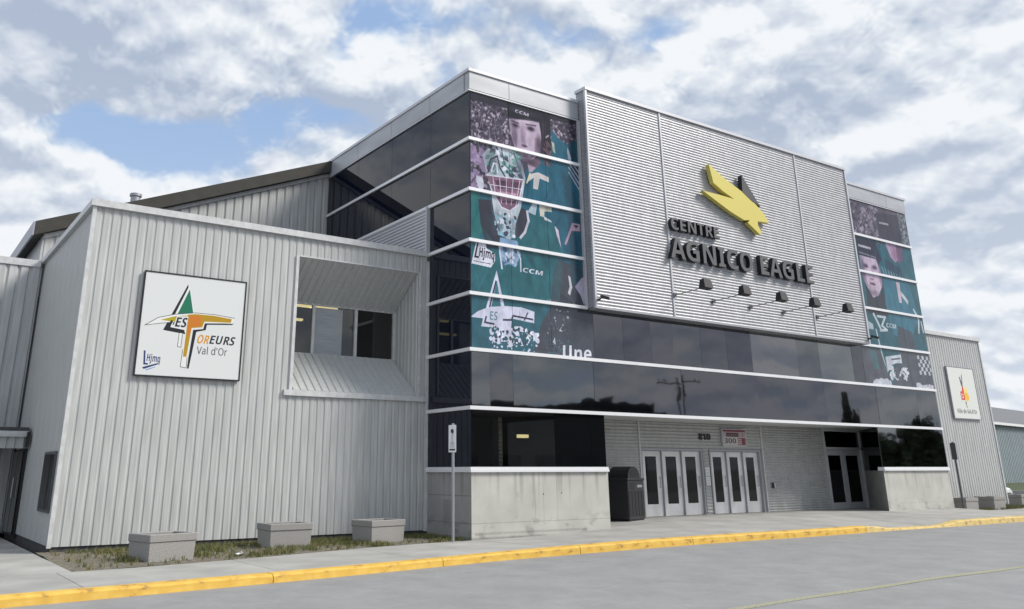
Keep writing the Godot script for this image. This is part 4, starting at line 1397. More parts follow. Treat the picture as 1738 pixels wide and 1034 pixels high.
func build_arena() -> void:
	var h := world_thing("arena_hall", "big pale metal arena hall with dark sloping roof edge behind the annex", "building", Vector3(11.2, 0, -40))
	var st := mb()
	extrude(st, PackedVector2Array([Vector2(-9.15, 0), Vector2(31.5, 0), Vector2(31.5, roof_y(31.5) - 0.42), Vector2(11.18, roof_y(11.18) - 0.42), Vector2(-9.15, roof_y(-9.15) - 0.42)]), Transform3D(Basis(), Vector3(0, 0, -70)), 60.70)
	part(h, "inner_wall", st, M.wall_core)
	clad(h, M.siding, Vector3(-9.2, 0, -9.295), Vector3(1, 0, 0), UPV, Vector3(0, 0, 1), 0.0, 9.2, cst(6.5), func(t): return roof_y(t - 9.2) - 0.43, RIB, 0.3, 0.04, 0.9)
	st = mb()
	box(st, -9.22, 6.5, -69, -9.16, 8.35, -9.26)
	part(h, "eave_wall", st, M.siding)
	# trim line under the verge
	st = mb()
	var s := Vector2(1, 0.405).normalized()
	extrude(st, PackedVector2Array([Vector2(-9.2, roof_y(-9.2) - 0.56), Vector2(0.0, roof_y(0) - 0.56), Vector2(0.0, roof_y(0) - 0.43), Vector2(-9.2, roof_y(-9.2) - 0.43)]), Transform3D(Basis(), Vector3(0, 0, -9.25)), 0.06)
	part(h, "verge_trim", st, M.trim)
	st = mb()
	extrude(st, PackedVector2Array([Vector2(-9.5, roof_y(-9.5) - 0.42), Vector2(11.18, roof_y(11.18) - 0.42), Vector2(31.86, roof_y(31.86) - 0.42), Vector2(31.86, roof_y(31.86)), Vector2(11.18, roof_y(11.18)), Vector2(-9.5, roof_y(-9.5))]), Transform3D(Basis(), Vector3(0, 0, -70)), 61.05)
	part(h, "roof", st, M.roof_dark)
	st = mb()
	box(st, -9.56, roof_y(-9.5) - 0.44, -70, -9.51, roof_y(-9.5) - 0.02, -8.93)
	part(h, "eave_gutter", st, M.galv)
	st = mb()
	cyl(st, Vector3(-6.35, 9.7, -11.0), Vector3(-6.35, 10.55, -11.0), 0.16, 0.16, 10)
	cyl(st, Vector3(-6.35, 10.55, -11.0), Vector3(-6.35, 10.64, -11.0), 0.2, 0.2, 10)
	part(h, "roof_vent", st, M.galv)
	# low wing
	var w := world_thing("low_wing", "pale ribbed low wing at far left edge, behind the canopy", "building", Vector3(-20, 0, -9.1))
	st = mb()
	box(st, -40, 0, -30, -9.24, 7.35, -9.06)
	part(w, "inner_wall", st, M.wall_core)
	clad(w, M.siding_far, Vector3(-9.13, 0, -9.055), Vector3(-1, 0, 0), UPV, Vector3(0, 0, 1), 0.0, 6.4, cst(0.05), cst(7.32), RIB, 0.3, 0.045, 0.9)
	st = mb()
	box(st, -15.53, 0.05, -9.055, -40, 7.32, -9.03)
	part(w, "far_wall", st, M.siding_far)
	st = mb()
	box(st, -40, 7.32, -9.4, -9.18, 7.52, -8.97)
	part(w, "roof_cap", st, M.trim)

# ---------------------------------------------------------------- far right
func build_far() -> void:
	var a := Vector3(100.72, 0, -34.5)
	var d := Vector3(11.12, 0, -1.64).normalized()
	var back := Vector3(d.z, 0, -d.x)
	if back.z > 0:
		back = -back
	var h := world_thing("blue_hall", "distant hall with pale blue ribbed wall and grey roof at right edge", "building", a)
	var st := mb()
	var p0 := a - d * 22.0
	var p1 := a + d * 50.0
	var T := Vector3(0, 6.96, 0)
	quad(st, p0, p1, p1 + back * 30, p0 + back * 30, UPV)
	quad(st, p0 + back * 30, p1 + back * 30, p1 + back * 30 + T, p0 + back * 30 + T, back)
	quad(st, p0, p0 + back * 30, p0 + back * 30 + T, p0 + T, -d)
	part(h, "end_wall", st, M.wall_core)
	var blue := worn(mat(0.29, 0.35, 0.385, 0.6), noise_tex(0.012, 0.85, 1.0, 55), Vector3(0.3, 0.05, 0.3))
	clad(h, blue, p0, d, UPV, -back, 0.0, 72.0, cst(-0.2), cst(6.9), RIB, 0.6, 0.08, 7.2)
	st = mb()
	var e := T - back * 0.5
	quad(st, p0 + e, p1 + e, p1 + T + back * 7.5 + Vector3(0, 3.4, 0), p0 + T + back * 7.5 + Vector3(0, 3.4, 0), UPV)
	quad(st, p0 + T + back * 30, p1 + T + back * 30, p1 + T + back * 7.5 + Vector3(0, 3.4, 0), p0 + T + back * 7.5 + Vector3(0, 3.4, 0), UPV)
	part(h, "roof", st, mat(0.12, 0.13, 0.143, 0.7))
	st = mb()
	obox(st, Transform3D(Basis(d, UPV, -back), (p0 + p1) / 2 + e + Vector3(0, -0.1, 0)), Vector3(72, 0.3, 0.2))
	part(h, "gutter", st, M.white)

# ---------------------------------------------------------------- signs
func build_signs() -> void:
	# team sign on the left annex
	var p := Paint.new(2.42, 2.38, 260.0, 0.0, 2.38, c8(214, 218, 219))
	var ox := -7.80
	var oy := 3.67
	var s := func(a: Array) -> Array:
		var r := []
		for i in range(0, a.size(), 2):
			r.append(a[i] - ox); r.append(a[i + 1] - oy)
		return r
	var ink := c8(26, 26, 34)
	var green := c8(24, 112, 84)
	var gold := c8(176, 138, 16)
	# tree: shadow, white keyline, green
	p.poly(s.call([-6.80, 5.86, -7.28, 4.72, -6.72, 4.66, -6.62, 4.8]), ink)
	p.poly(s.call([-6.765, 5.84, -7.16, 4.80, -6.6, 4.74, -6.585, 5.2]), c8(222, 226, 226))
	p.poly(s.call([-6.75, 5.74, -7.08, 4.86, -6.64, 4.8, -6.62, 5.2]), green)
	# shafts
	p.poly(s.call([-6.92, 4.68, -6.92, 4.36, -6.83, 4.34, -6.81, 4.68]), c8(224, 226, 226))
	p.line(s.call([-6.90, 4.68, -6.91, 4.36, -6.83, 4.35, -6.82, 4.68]), 0.012, ink)
	# drill
	p.poly(s.call([-6.32, 4.96, -6.34, 4.82, -6.58, 4.78, -6.63, 4.12, -6.64, 3.87, -6.60, 3.87, -6.56, 4.2, -6.50, 4.74, -6.28, 4.80, -6.26, 4.93, -5.64, 4.98, -5.60, 5.02]), ink)
	p.poly(s.call([-7.70, 4.80, -7.42, 5.0, -7.05, 5.11, -6.56, 5.19, -6.07, 5.19, -5.60, 5.15, -5.62, 5.01, -6.31, 4.98, -6.34, 4.84, -6.6, 4.80, -6.65, 4.12, -6.66, 3.87, -6.80, 3.89, -6.76, 4.70, -7.05, 4.92, -7.3, 4.9]), c8(224, 226, 226))
	p.line(s.call([-7.70, 4.80, -7.42, 5.0, -7.05, 5.11, -6.56, 5.19, -6.07, 5.19, -5.60, 5.15]), 0.012, ink)
	p.line(s.call([-7.70, 4.80, -7.3, 4.88, -7.02, 4.92]), 0.012, ink)
	p.line(s.call([-6.66, 4.12, -6.66, 3.88, -6.80, 3.9, -6.78, 4.3]), 0.012, ink)
	p.poly(s.call([-7.36, 4.95, -7.05, 5.06, -6.70, 5.12, -6.72, 4.96, -7.0, 4.93]), c8(172, 158, 30))
	p.poly(s.call([-6.74, 5.13, -6.56, 5.16, -6.07, 5.16, -5.66, 5.12, -5.68, 5.03, -6.33, 5.0, -6.37, 4.86, -6.62, 4.82, -6.68, 4.14, -6.76, 4.14, -6.74, 4.7]), gold)
	p.poly(s.call([-6.7, 5.12, -6.42, 5.12, -6.40, 4.88, -6.62, 4.84, -6.66, 4.6, -6.72, 4.7]), c8(198, 118, 30))
	p.poly(s.call([-7.22, 4.76, -7.12, 4.96, -7.07, 4.96, -7.12, 4.8, -6.78, 4.76, -6.78, 4.7]), ink)
	p.poly(s.call([-7.06, 4.80, -6.99, 5.07, -6.72, 5.09, -6.74, 4.80]), c8(214, 218, 219))
	p.text("ES", -7.02 - ox, 4.82 - oy, 0.23, 0.25, ink, bold(), 0.2)
	p.text("OR", -6.48 - ox, 4.47 - oy, 0.21, 0.29, c8(206, 142, 26), bold(), 0.22)
	p.text("EURS", -6.17 - ox, 4.48 - oy, 0.21, 0.6, ink, bold(), 0.22)
	p.text("Val d'Or", -6.45 - ox, 4.22 - oy, 0.19, 0.74, c8(40, 40, 46), plain_font())
	var navy := c8(44, 56, 108)
	p.line(s.call([-7.64, 4.2, -7.62, 3.92, -7.56, 3.92]), 0.04, navy)
	p.text("Hjmq", -7.58 - ox, 3.93 - oy, 0.23, 0.3, navy, bold(), 0.05, -0.06)
	p.poly(s.call([-7.66, 3.84, -7.3, 3.96, -7.32, 3.92, -7.62, 3.80]), navy)
	p.poly(s.call([-7.58, 3.79, -7.36, 3.87, -7.37, 3.85, -7.56, 3.77]), c8(120, 150, 210))
	sign_board("team_sign", "square white sign with green and gold drill emblem lettered ES OREURS, on left annex", Vector3(-6.59, 4.86, -2.07), 2.42, 2.38, p.tex(), M.black)
	# town sign on the right annex
	p = Paint.new(2.32, 2.28, 200.0, 0.0, 2.28, c8(216, 220, 216))
	p.poly([1.08, 1.36, 1.14, 1.36, 1.26, 2.06, 1.3, 2.1, 1.16, 1.9, 1.12, 1.6, 1.04, 1.86, 0.96, 1.86, 1.0, 1.6], c8(66, 70, 74))
	p.ell(1.35, 1.26, 0.16, 0.16, c8(240, 216, 130))
	p.ell(1.36, 0.98, 0.2, 0.2, c8(236, 190, 50))
	p.poly([0.84, 0.82, 1.18, 0.82, 1.18, 1.42, 1.08, 1.42, 0.98, 1.2, 0.84, 1.2], c8(206, 74, 66))
	p.line([0.92, 1.08, 1.06, 1.08, 1.06, 0.92, 0.92, 0.92, 0.92, 1.08], 0.035, c8(236, 214, 206))
	p.poly([1.18, 0.8, 1.28, 0.7, 1.22, 0.62, 1.3, 0.46, 1.2, 0.5, 1.14, 0.7], c8(110, 124, 104))
	p.text("Ville de Val-d'Or", 0.28, 0.22, 0.2, 1.76, c8(70, 74, 70), bold())
	sign_board("town_sign", "square white sign with red, yellow and grey emblem reading Ville de Val-d'Or, on right annex", Vector3(28.68, 4.92, -2.07), 2.32, 2.28, p.tex(), M.galv)
	# red and white board over the doors
	p = Paint.new(1.2, 0.54, 260.0, 0.0, 0.54, c8(196, 192, 190))
	p.poly([0, 0.54, 1.2, 0.54, 1.2, 0.47, 0, 0.47], c8(128, 40, 58))
	p.poly([0.02, 0.46, 1.18, 0.46, 1.18, 0.3, 0.02, 0.3], c8(176, 158, 162))
	p.poly([0.18, 0.44, 0.84, 0.44, 0.84, 0.3, 0.18, 0.3], c8(64, 30, 42))
	p.line([0.24, 0.37, 0.78, 0.37], 0.05, c8(120, 88, 98))
	p.text("300", 0.06, 0.08, 0.17, 0.62, c8(44, 46, 48), bold())
	p.poly([0.78, 0.27, 1.18, 0.27, 1.18, 0.02, 0.78, 0.02], c8(132, 44, 60))
	p.poly([0.8, 0.24, 0.98, 0.24, 0.98, 0.04, 0.8, 0.04], c8(186, 168, 172))
	p.line([0.82, 0.18, 0.96, 0.18], 0.02, c8(132, 44, 60))
	p.line([0.82, 0.11, 0.96, 0.11], 0.02, c8(132, 44, 60))
	p.poly([0.98, 0.45, 1.12, 0.45, 1.12, 0.3, 0.98, 0.3], c8(190, 176, 176))
	p.text("2", 1.0, 0.31, 0.13, 0.1, c8(84, 32, 46), bold())
	sign_board("door_notice", "small red and white board above the right set of white doors", Vector3(12.5, 2.665, -2.1), 1.2, 0.54, p.tex(), M.silver_trim)
	# house number
	var t := thing("house_number", "black house number 810 on ribbed wall above the doors", "number", Vector3(10.73, 2.57, -2.1))
	letters(t, "810", Vector3.ZERO, 0.2, 0.6, 0.03, M.black, M.black, "numeral")

func sign_board(called: String, label: String, c: Vector3, w: float, h: float, tex: Texture2D, edge: Material) -> void:
	var t := thing(called, label, "sign", c)
	var st := mb()
	box(st, -w / 2, -h / 2, 0.0, w / 2, h / 2, 0.055)
	part(t, "backing", st, M.galv)
	st = mb()
	face(st, Vector3(-w / 2 + 0.01, -h / 2 + 0.01, 0.06), Vector3(w / 2 - 0.01, -h / 2 + 0.01, 0.06), Vector3(w / 2 - 0.01, h / 2 - 0.01, 0.06), Vector3(-w / 2 + 0.01, h / 2 - 0.01, 0.06), Vector3(0, 0, 1))
	var m := mat(0.97, 0.97, 0.97, 0.3)
	m.albedo_texture = tex
	part(t, "sign_face", st, m)
	st = mb()
	var b := 0.022
	box(st, -w / 2 - b, h / 2 - 0.004, 0.0, w / 2 + b, h / 2 + b, 0.075)
	box(st, -w / 2 - b, -h / 2 - b, 0.0, w / 2 + b, -h / 2 + 0.004, 0.075)
	box(st, -w / 2 - b, -h / 2 + 0.004, 0.0, -w / 2 + 0.004, h / 2 - 0.004, 0.075)
	box(st, w / 2 - 0.004, -h / 2 + 0.004, 0.0, w / 2 + b, h / 2 - 0.004, 0.075)
	part(t, "sign_frame", st, edge)

func letters(t: Node3D, s: String, at: Vector3, cap: float, width: float, depth: float, m: Material, sm: Material, called := "letter") -> void:
	var f := bold()
	var px := 0.01
	var ref := TextMesh.new()
	ref.font = f; ref.font_size = 96; ref.pixel_size = px; ref.depth = 0.1; ref.text = "E"
	ref.horizontal_alignment = HORIZONTAL_ALIGNMENT_LEFT
	var bb := ref.get_aabb()
	var full := f.get_string_size(s, HORIZONTAL_ALIGNMENT_LEFT, -1, 96).x * px
	var sy := cap / bb.size.y
	var sx := width / full
	for i in s.length():
		if s[i] == " ":
			continue
		var g := TextMesh.new()
		g.font = f; g.font_size = 96; g.pixel_size = px; g.depth = 0.1; g.text = s[i]; g.curve_step = 1.0
		g.horizontal_alignment = HORIZONTAL_ALIGNMENT_LEFT
		var x := f.get_string_size(s.substr(0, i), HORIZONTAL_ALIGNMENT_LEFT, -1, 96).x * px
		var arr := g.surface_get_arrays(0)
		var vs: PackedVector3Array = arr[Mesh.ARRAY_VERTEX]
		var ns: PackedVector3Array = arr[Mesh.ARRAY_NORMAL]
		var ix: PackedInt32Array = arr[Mesh.ARRAY_INDEX]
		var o := MeshInstance3D.new()
		o.name = called
		var am := ArrayMesh.new()
		for side in 2:
			var fr := mb()
			for k in range(0, ix.size(), 3):
				if (ns[ix[k]].z > 0.5) != (side == 0):
					continue
				for q in 3:
					var v := vs[ix[k + q]]
					fr.set_normal(ns[ix[k + q]])
					fr.add_vertex(at + Vector3((v.x + x) * sx, (v.y - bb.position.y) * sy, (v.z / 0.1 + 0.5) * depth))
			am = fr.commit(am)
			am.surface_set_material(side, m if side == 0 else sm)
		o.mesh = am
		t.add_child(o, true)

func build_lettering() -> void:
	var t := thing("centre_lettering", "raised charcoal letters CENTRE AGNICO EAGLE on the ribbed silver wall", "lettering", Vector3(7.2, 7.88, 0.39))
	letters(t, "CENTRE", Vector3(0.08, 0.94, 0), 0.39, 2.34, 0.14, M.char, M.dark_side)
	letters(t, "AGNICO EAGLE", Vector3(0.0, 0.0, 0), 0.65, 7.32, 0.15, M.char, M.dark_side)
	var e := thing("eagle_emblem", "raised yellow diving bird emblem with one dark wing above the lettering", "emblem", Vector3(10.5, 9.3, 0.39))
	var body := [9.34, 11.37, 10.1, 11.0, 11.06, 10.64, 11.6, 10.34, 12.03, 10.05, 12.22, 9.77, 11.62, 9.74, 11.60, 9.6, 11.76, 9.37, 11.65, 9.27, 11.07, 9.6, 11.19, 9.71, 10.9, 9.66, 10.2, 9.86, 9.58, 10.1, 8.92, 10.36, 9.76, 10.36, 10.47, 10.34, 9.95, 10.52, 9.49, 10.74]
	var st := mb()
	var pts := PackedVector2Array()
	for i in range(0, body.size(), 2):
		pts.append(Vector2(body[i] - 10.5, body[i + 1] - 9.3))
	extrude(st, pts, Transform3D(Basis(), Vector3(0, 0, 0.02)), 0.16)
	part(e, "bird_body", st, M.yellow)
	st = mb()
	var wing := PackedVector2Array([Vector2(0.5, 2.0), Vector2(1.34, 1.0), Vector2(0.92, 1.12), Vector2(0.45, 1.38)])
	extrude(st, wing, Transform3D(Basis(), Vector3(0, 0, 0.02)), 0.16)
	var dw := part(e, "dark_wing", st, M.dark_side)
	st = mb()
	extrude(st, wing, Transform3D(Basis(), Vector3(0, 0, 0.181)), 0.006)
	part(dw, "wing_face", st, mat(0.045, 0.046, 0.058, 0.5))

# ---------------------------------------------------------------- planters, posts, lamps and other small things
func build_small() -> void:
	# floodlights
	var fl := thing("floodlight", "x", "floodlight", Vector3(7.36, 6.72, 0.395), 0.0, "floodlights under the lettering")
	var st := mb()
	cyl(st, Vector3(0, 0, 0), Vector3(0.02, 0.05, 1.02), 0.011, 0.011, 8)
	part(fl, "arm", st, M.bin)
	st = mb()
	obox(st, Transform3D(Basis(), Vector3(0, 0, 0.015)), Vector3(0.12, 0.14, 0.03))
	part(fl, "wall_plate", st, M.char)
	st = mb()
	var tb := Basis.from_euler(Vector3(-0.12, 0.12, 0))
	var hx := Transform3D(tb, Vector3(0.16, 0.17, 1.1))
	# hood: wider at its foot, leaning back, glass side towards the letters
	var ring := []
	for k in [[0.225, -0.13, -0.12, 0.11], [0.185, 0.14, -0.05, 0.09]]:
		ring.append([hx * Vector3(-k[0], k[1], k[2]), hx * Vector3(k[0], k[1], k[2]), hx * Vector3(k[0], k[1], k[3]), hx * Vector3(-k[0], k[1], k[3])])
	for k in 4:
		var cc: Vector3 = (ring[0][k] + ring[0][(k + 1) % 4]) * 0.5 - hx.origin
		quad(st, ring[0][k], ring[0][(k + 1) % 4], ring[1][(k + 1) % 4], ring[1][k], cc)
	quad(st, ring[0][0], ring[0][1], ring[0][2], ring[0][3], hx.basis * Vector3(0, -1, 0))
	quad(st, ring[1][0], ring[1][1], ring[1][2], ring[1][3], hx.basis * Vector3(0, 1, 0))
	part(fl, "lamp_head", st, mat(0.014, 0.014, 0.018, 0.6))
	st = mb()
	quad(st, hx * Vector3(-0.19, -0.1, -0.117), hx * Vector3(0.19, -0.1, -0.117), hx * Vector3(0.16, 0.12, -0.06), hx * Vector3(-0.16, 0.12, -0.06), hx.basis * Vector3(0, 0.3, -1))
	part(fl, "lamp_glass", st, M.dark_glass)
	st = mb()
	obox(st, Transform3D(Basis(), Vector3(0.06, 0.07, 1.05)), Vector3(0.2, 0.06, 0.06))
	part(fl, "bracket", st, M.bin)
	var fx := [7.36, 9.14, 10.96, 12.7, 14.56]
	var fn := ["leftmost floodlight on a wall arm, below the A of AGNICO", "second floodlight on a wall arm, below the letters NI", "third floodlight on a wall arm, below the gap before EAGLE", "fourth floodlight on a wall arm, below the letters AG of EAGLE", "rightmost floodlight on a wall arm, right of the wall seam"]
	fl.set_meta("label", fn[0])
	for i in range(1, 5):
		copy(fl, Vector3(fx[i], 6.72, 0.395), 0.0, fn[i])
	# cameras at the lower corners of the ribbed wall
	var sc := thing("security_camera", "small black camera at lower left corner of the ribbed silver wall", "camera", Vector3(4.14, 6.24, 0.4), 0.0, "cameras at the corners of the ribbed wall")
	st = mb()
	cyl(st, Vector3(0, 0, 0), Vector3(0, 0, 0.1), 0.03, 0.03, 10)
	cyl(st, Vector3(0, 0, 0.1), Vector3(0.06, 0.05, 0.14), 0.014, 0.014, 8)
	part(sc, "bracket", st, M.black)
	st = mb()
	obox(st, Transform3D(Basis.from_euler(Vector3(0.35, 0.5, 0)), Vector3(0.1, 0.05, 0.2)), Vector3(0.09, 0.08, 0.26))
	part(sc, "housing", st, M.black)
	copy(sc, Vector3(17.56, 6.2, 0.4), 0.0, "small black camera at lower right corner of the ribbed silver wall")
	# planters
	var pts := [[Vector3(-7.475, -0.03, 0.39), 0.25, "concrete planter nearest the left corner, under the team sign"], [Vector3(-4.47, 0.0, -0.85), 0.0, "middle concrete planter of the left three, in thin grass"], [Vector3(-2.13, 0.0, -0.8), 0.15, "concrete planter nearest the glass hall and sign post, left annex"],
		[Vector3(25.07, 0.0, -1.07), 0.0, "concrete planter beside the dark post at right annex"], [Vector3(27.7, 0.0, -1.25), 0.0, "concrete planter second from the dark post, at right annex"], [Vector3(32.2, 0.0, -2.2), 0.0, "concrete planter past the right annex, at the edge of the photo"]]
	var pl := thing("concrete_planter", pts[0][2], "planter", pts[0][0], pts[0][1], "concrete planters along the annexes")
	var w := 0.98
	var d := 0.8
	st = mb()
	for k in [[0.0, -0.02, 0.36, 0.0]]:
		var b0 := [Vector3(-w / 2 + 0.03, -0.05, -d / 2 + 0.03), Vector3(w / 2 - 0.03, -0.05, -d / 2 + 0.03), Vector3(w / 2 - 0.03, -0.05, d / 2 - 0.03), Vector3(-w / 2 + 0.03, -0.05, d / 2 - 0.03)]
		var b1 := [Vector3(-w / 2 + 0.01, 0.36, -d / 2 + 0.01), Vector3(w / 2 - 0.01, 0.36, -d / 2 + 0.01), Vector3(w / 2 - 0.01, 0.36, d / 2 - 0.01), Vector3(-w / 2 + 0.01, 0.36, d / 2 - 0.01)]
		for i in 4:
			var j := (i + 1) % 4
			quad(st, b0[i], b0[j], b1[j], b1[i], (b0[i] + b0[j]) * Vector3(1, 0, 1))
	part(pl, "body", st, M.planter)
	st = mb()
	var rw := 0.09
	for b in [[-w / 2 - 0.01, -d / 2 - 0.01, w / 2 + 0.01, -d / 2 + rw], [-w / 2 - 0.01, d / 2 - rw, w / 2 + 0.01, d / 2 + 0.01], [-w / 2 - 0.01, -d / 2 + rw, -w / 2 + rw, d / 2 - rw], [w / 2 - rw, -d / 2 + rw, w / 2 + 0.01, d / 2 - rw]]:
		bbox(st, Transform3D(Basis(), Vector3((b[0] + b[2]) / 2, 0.43, (b[1] + b[3]) / 2)), Vector3(b[2] - b[0], 0.14, b[3] - b[1]), 0.012)
	part(pl, "rim", st, M.planter_rim)
	st = mb()
	for i in 6:
		for j in 6:
			var q := []
			for k in [[i, j], [i + 1, j], [i + 1, j + 1], [i, j + 1]]:
				q.append(Vector3(lerpf(-w / 2 + 0.08, w / 2 - 0.08, k[0] / 6.0), 0.33 + 0.03 * sin(k[0] * 2.1 + k[1] * 1.3), lerpf(-d / 2 + 0.08, d / 2 - 0.08, k[1] / 6.0)))
			quad(st, q[0], q[1], q[2], q[3], UPV)
	part(pl, "soil", st, M.soil)
	for i in range(1, pts.size()):
		copy(pl, pts[i][0], pts[i][1], pts[i][2])
	# sign posts
	for k in 2:
		var at := Vector3(-0.67, 0, 0.2) if k == 0 else Vector3(23.7, 0.03, -0.35)
		var t := thing("sign_post", "white narrow parking sign on thin steel post before the left plinth" if k == 0 else "dark edge-on sign on thin post before the right annex", "sign post", at, -1.1 if k == 0 else -1.5, "street sign posts by the kerb")
		var hh := 2.7 if k == 0 else 2.62
		st = mb()
		bbox(st, Transform3D(Basis(), Vector3(0, hh / 2 - 0.1, 0)), Vector3(0.06, hh + 0.2, 0.045), 0.008)
		part(t, "post", st, M.galv if k == 0 else M.char)
		st = mb()
		bbox(st, Transform3D(Basis(), Vector3(0, hh - 0.36, 0.035)), Vector3(0.21, 0.64, 0.012), 0.005)
		var pm := part(t, "plate", st, M.white if k == 0 else M.char)
		if k == 0:
			var p := Paint.new(0.28, 0.6, 400.0, 0.0, 0.6, c8(222, 224, 230))
			p.ell(0.14, 0.47, 0.06, 0.05, c8(30, 30, 34))
			p.poly([0.1, 0.4, 0.2, 0.43, 0.14, 0.36], c8(60, 60, 64))
			p.line([0.14, 0.36, 0.14, 0.22], 0.09, c8(190, 192, 198))
			for i in 3:
				p.line([0.06, 0.2 - i * 0.045, 0.22, 0.2 - i * 0.045], 0.02, c8(150, 152, 158))
			p.line([0.05, 0.05, 0.23, 0.05], 0.04, c8(40, 40, 44))
			st = mb()
			face(st, Vector3(-0.1, hh - 0.67, 0.0425), Vector3(0.1, hh - 0.67, 0.0425), Vector3(0.1, hh - 0.05, 0.0425), Vector3(-0.1, hh - 0.05, 0.0425), Vector3(0, 0, 1))
			var fm := mat(1, 1, 1, 0.35)
			fm.albedo_texture = p.tex()
			part(t, "plate_face", st, fm)
	# waste bin
	var bn := thing("waste_bin", "black square waste bin with domed lid left of the white doors", "waste bin", Vector3(6.62, 0.165, -1.5), 0.22)
	st = mb()
	bbox(st, Transform3D(Basis(), Vector3(0, 0.6, 0)), Vector3(0.86, 1.1, 0.78), 0.02)
	part(bn, "body", st, M.bin)
	st = mb()
	bbox(st, Transform3D(Basis(), Vector3(0, 0.03, 0)), Vector3(0.8, 0.08, 0.72), 0.01)
	part(bn, "foot", st, M.black)
	st = mb()
	bbox(st, Transform3D(Basis(), Vector3(0, 1.17, 0)), Vector3(0.92, 0.07, 0.84), 0.02)
	part(bn, "rim", st, M.bin)
	st = mb()
	var prev := []
	for i in 9:
		var a := PI * i / 8.0
		prev.append(Vector2(-cos(a) * 0.33, sin(a) * 0.34))
	var dome := PackedVector2Array(prev)
	extrude(st, dome, Transform3D(Basis(), Vector3(0, 1.2, -0.34)), 0.68)
	part(bn, "lid", st, M.bin)
	st = mb()
	extrude(st, PackedVector2Array([Vector2(-0.2, 0.06), Vector2(0.2, 0.06), Vector2(0.14, 0.24), Vector2(-0.14, 0.24)]), Transform3D(Basis(), Vector3(0, 1.2, 0.341)), 0.006)
	part(bn, "flap", st, M.black)
	st = mb()
	obox(st, Transform3D(Basis(), Vector3(0.2, 0.98, 0.393)), Vector3(0.26, 0.07, 0.006))
	part(bn, "plaque", st, M.galv)
	for i in 5:
		st = mb()
		obox(st, Transform3D(Basis(), Vector3(-0.34 + i * 0.17, 0.5, 0.392)), Vector3(0.14, 0.7, 0.012))
		part(bn, "slat", st, M.dark_side)
	st = mb()
	obox(st, Transform3D(Basis(), Vector3(-0.2, 0.98, 0.392)), Vector3(0.24, 0.2, 0.008))
	part(bn, "opening", st, M.black)
	# keypad and paper notices
	var kp := thing("card_reader", "small black card reader on ribbed wall right of the white doors", "card reader", Vector3(14.4, 1.07, -2.1))
	st = mb()
	bbox(st, Transform3D(Basis(), Vector3(0, 0, 0.02)), Vector3(0.11, 0.19, 0.04), 0.008)
	part(kp, "case", st, M.black)
	st = mb()
	obox(st, Transform3D(Basis(), Vector3(0.085, 0, 0.012)), Vector3(0.05, 0.15, 0.02))
	part(kp, "plate", st, M.white)
	var pn := thing("paper_notice", "white paper notices taped to the pillar between the door sets", "notice", Vector3(11.04, 1.42, -2.098))
	for k in 2:
		st = mb()
		obox(st, Transform3D(Basis.from_euler(Vector3(0, 0, 0.03 * k)), Vector3(0, 0.13 - k * 0.3, 0.004)), Vector3(0.2, 0.27, 0.004))
		var sh := part(pn, "sheet", st, M.white)
		st = mb()
		for i in 4:
			obox(st, Transform3D(Basis(), Vector3(0, 0.2 - i * 0.05 - k * 0.3, 0.0075)), Vector3(0.13, 0.014, 0.001))
		part(sh, "print", st, M.galv)
	# litter by the first planter
	var lt := thing("paper_scrap", "white paper scrap lying in the grass right of the first planter", "litter", Vector3(-6.02, 0.045, 0.62), 0.5)
	st = mb()
	obox(st, Transform3D(Basis.from_euler(Vector3(0.2, 0, 0.15)), Vector3.ZERO), Vector3(0.14, 0.01, 0.06))
	obox(st, Transform3D(Basis.from_euler(Vector3(-0.3, 0.4, -0.3)), Vector3(0.05, 0.015, 0.01)), Vector3(0.09, 0.008, 0.05))
	part(lt, "sheet", st, M.white)

# ---------------------------------------------------------------- cars, and what the glass reflects from across the road
func loft(st: SurfaceTool, secs: Array) -> void:
	# each section: x, [half width, y] ... from the lower edge up to the middle
	for i in secs.size() - 1:
		var a: Array = secs[i]
		var b: Array = secs[i + 1]
		for k in range(1, a.size() - 1):
			for s in [-1.0, 1.0]:
				var p := Vector3(a[0], a[k][1], a[k][0] * s)
				var q := Vector3(b[0], b[k][1], b[k][0] * s)
				var r := Vector3(b[0], b[k + 1][1], b[k + 1][0] * s)
				var t := Vector3(a[0], a[k + 1][1], a[k + 1][0] * s)
				quad(st, p, q, r, t, Vector3(0, 0.4, s))
	for e in [0, -1]:
		var a: Array = secs[e]
		for k in range(1, a.size() - 1):
			quad(st, Vector3(a[0], a[k][1], -a[k][0]), Vector3(a[0], a[k][1], a[k][0]), Vector3(a[0], a[k + 1][1], a[k + 1][0]), Vector3(a[0], a[k + 1][1], -a[k + 1][0]), Vector3(-1 if e == 0 else 1, 0, 0))

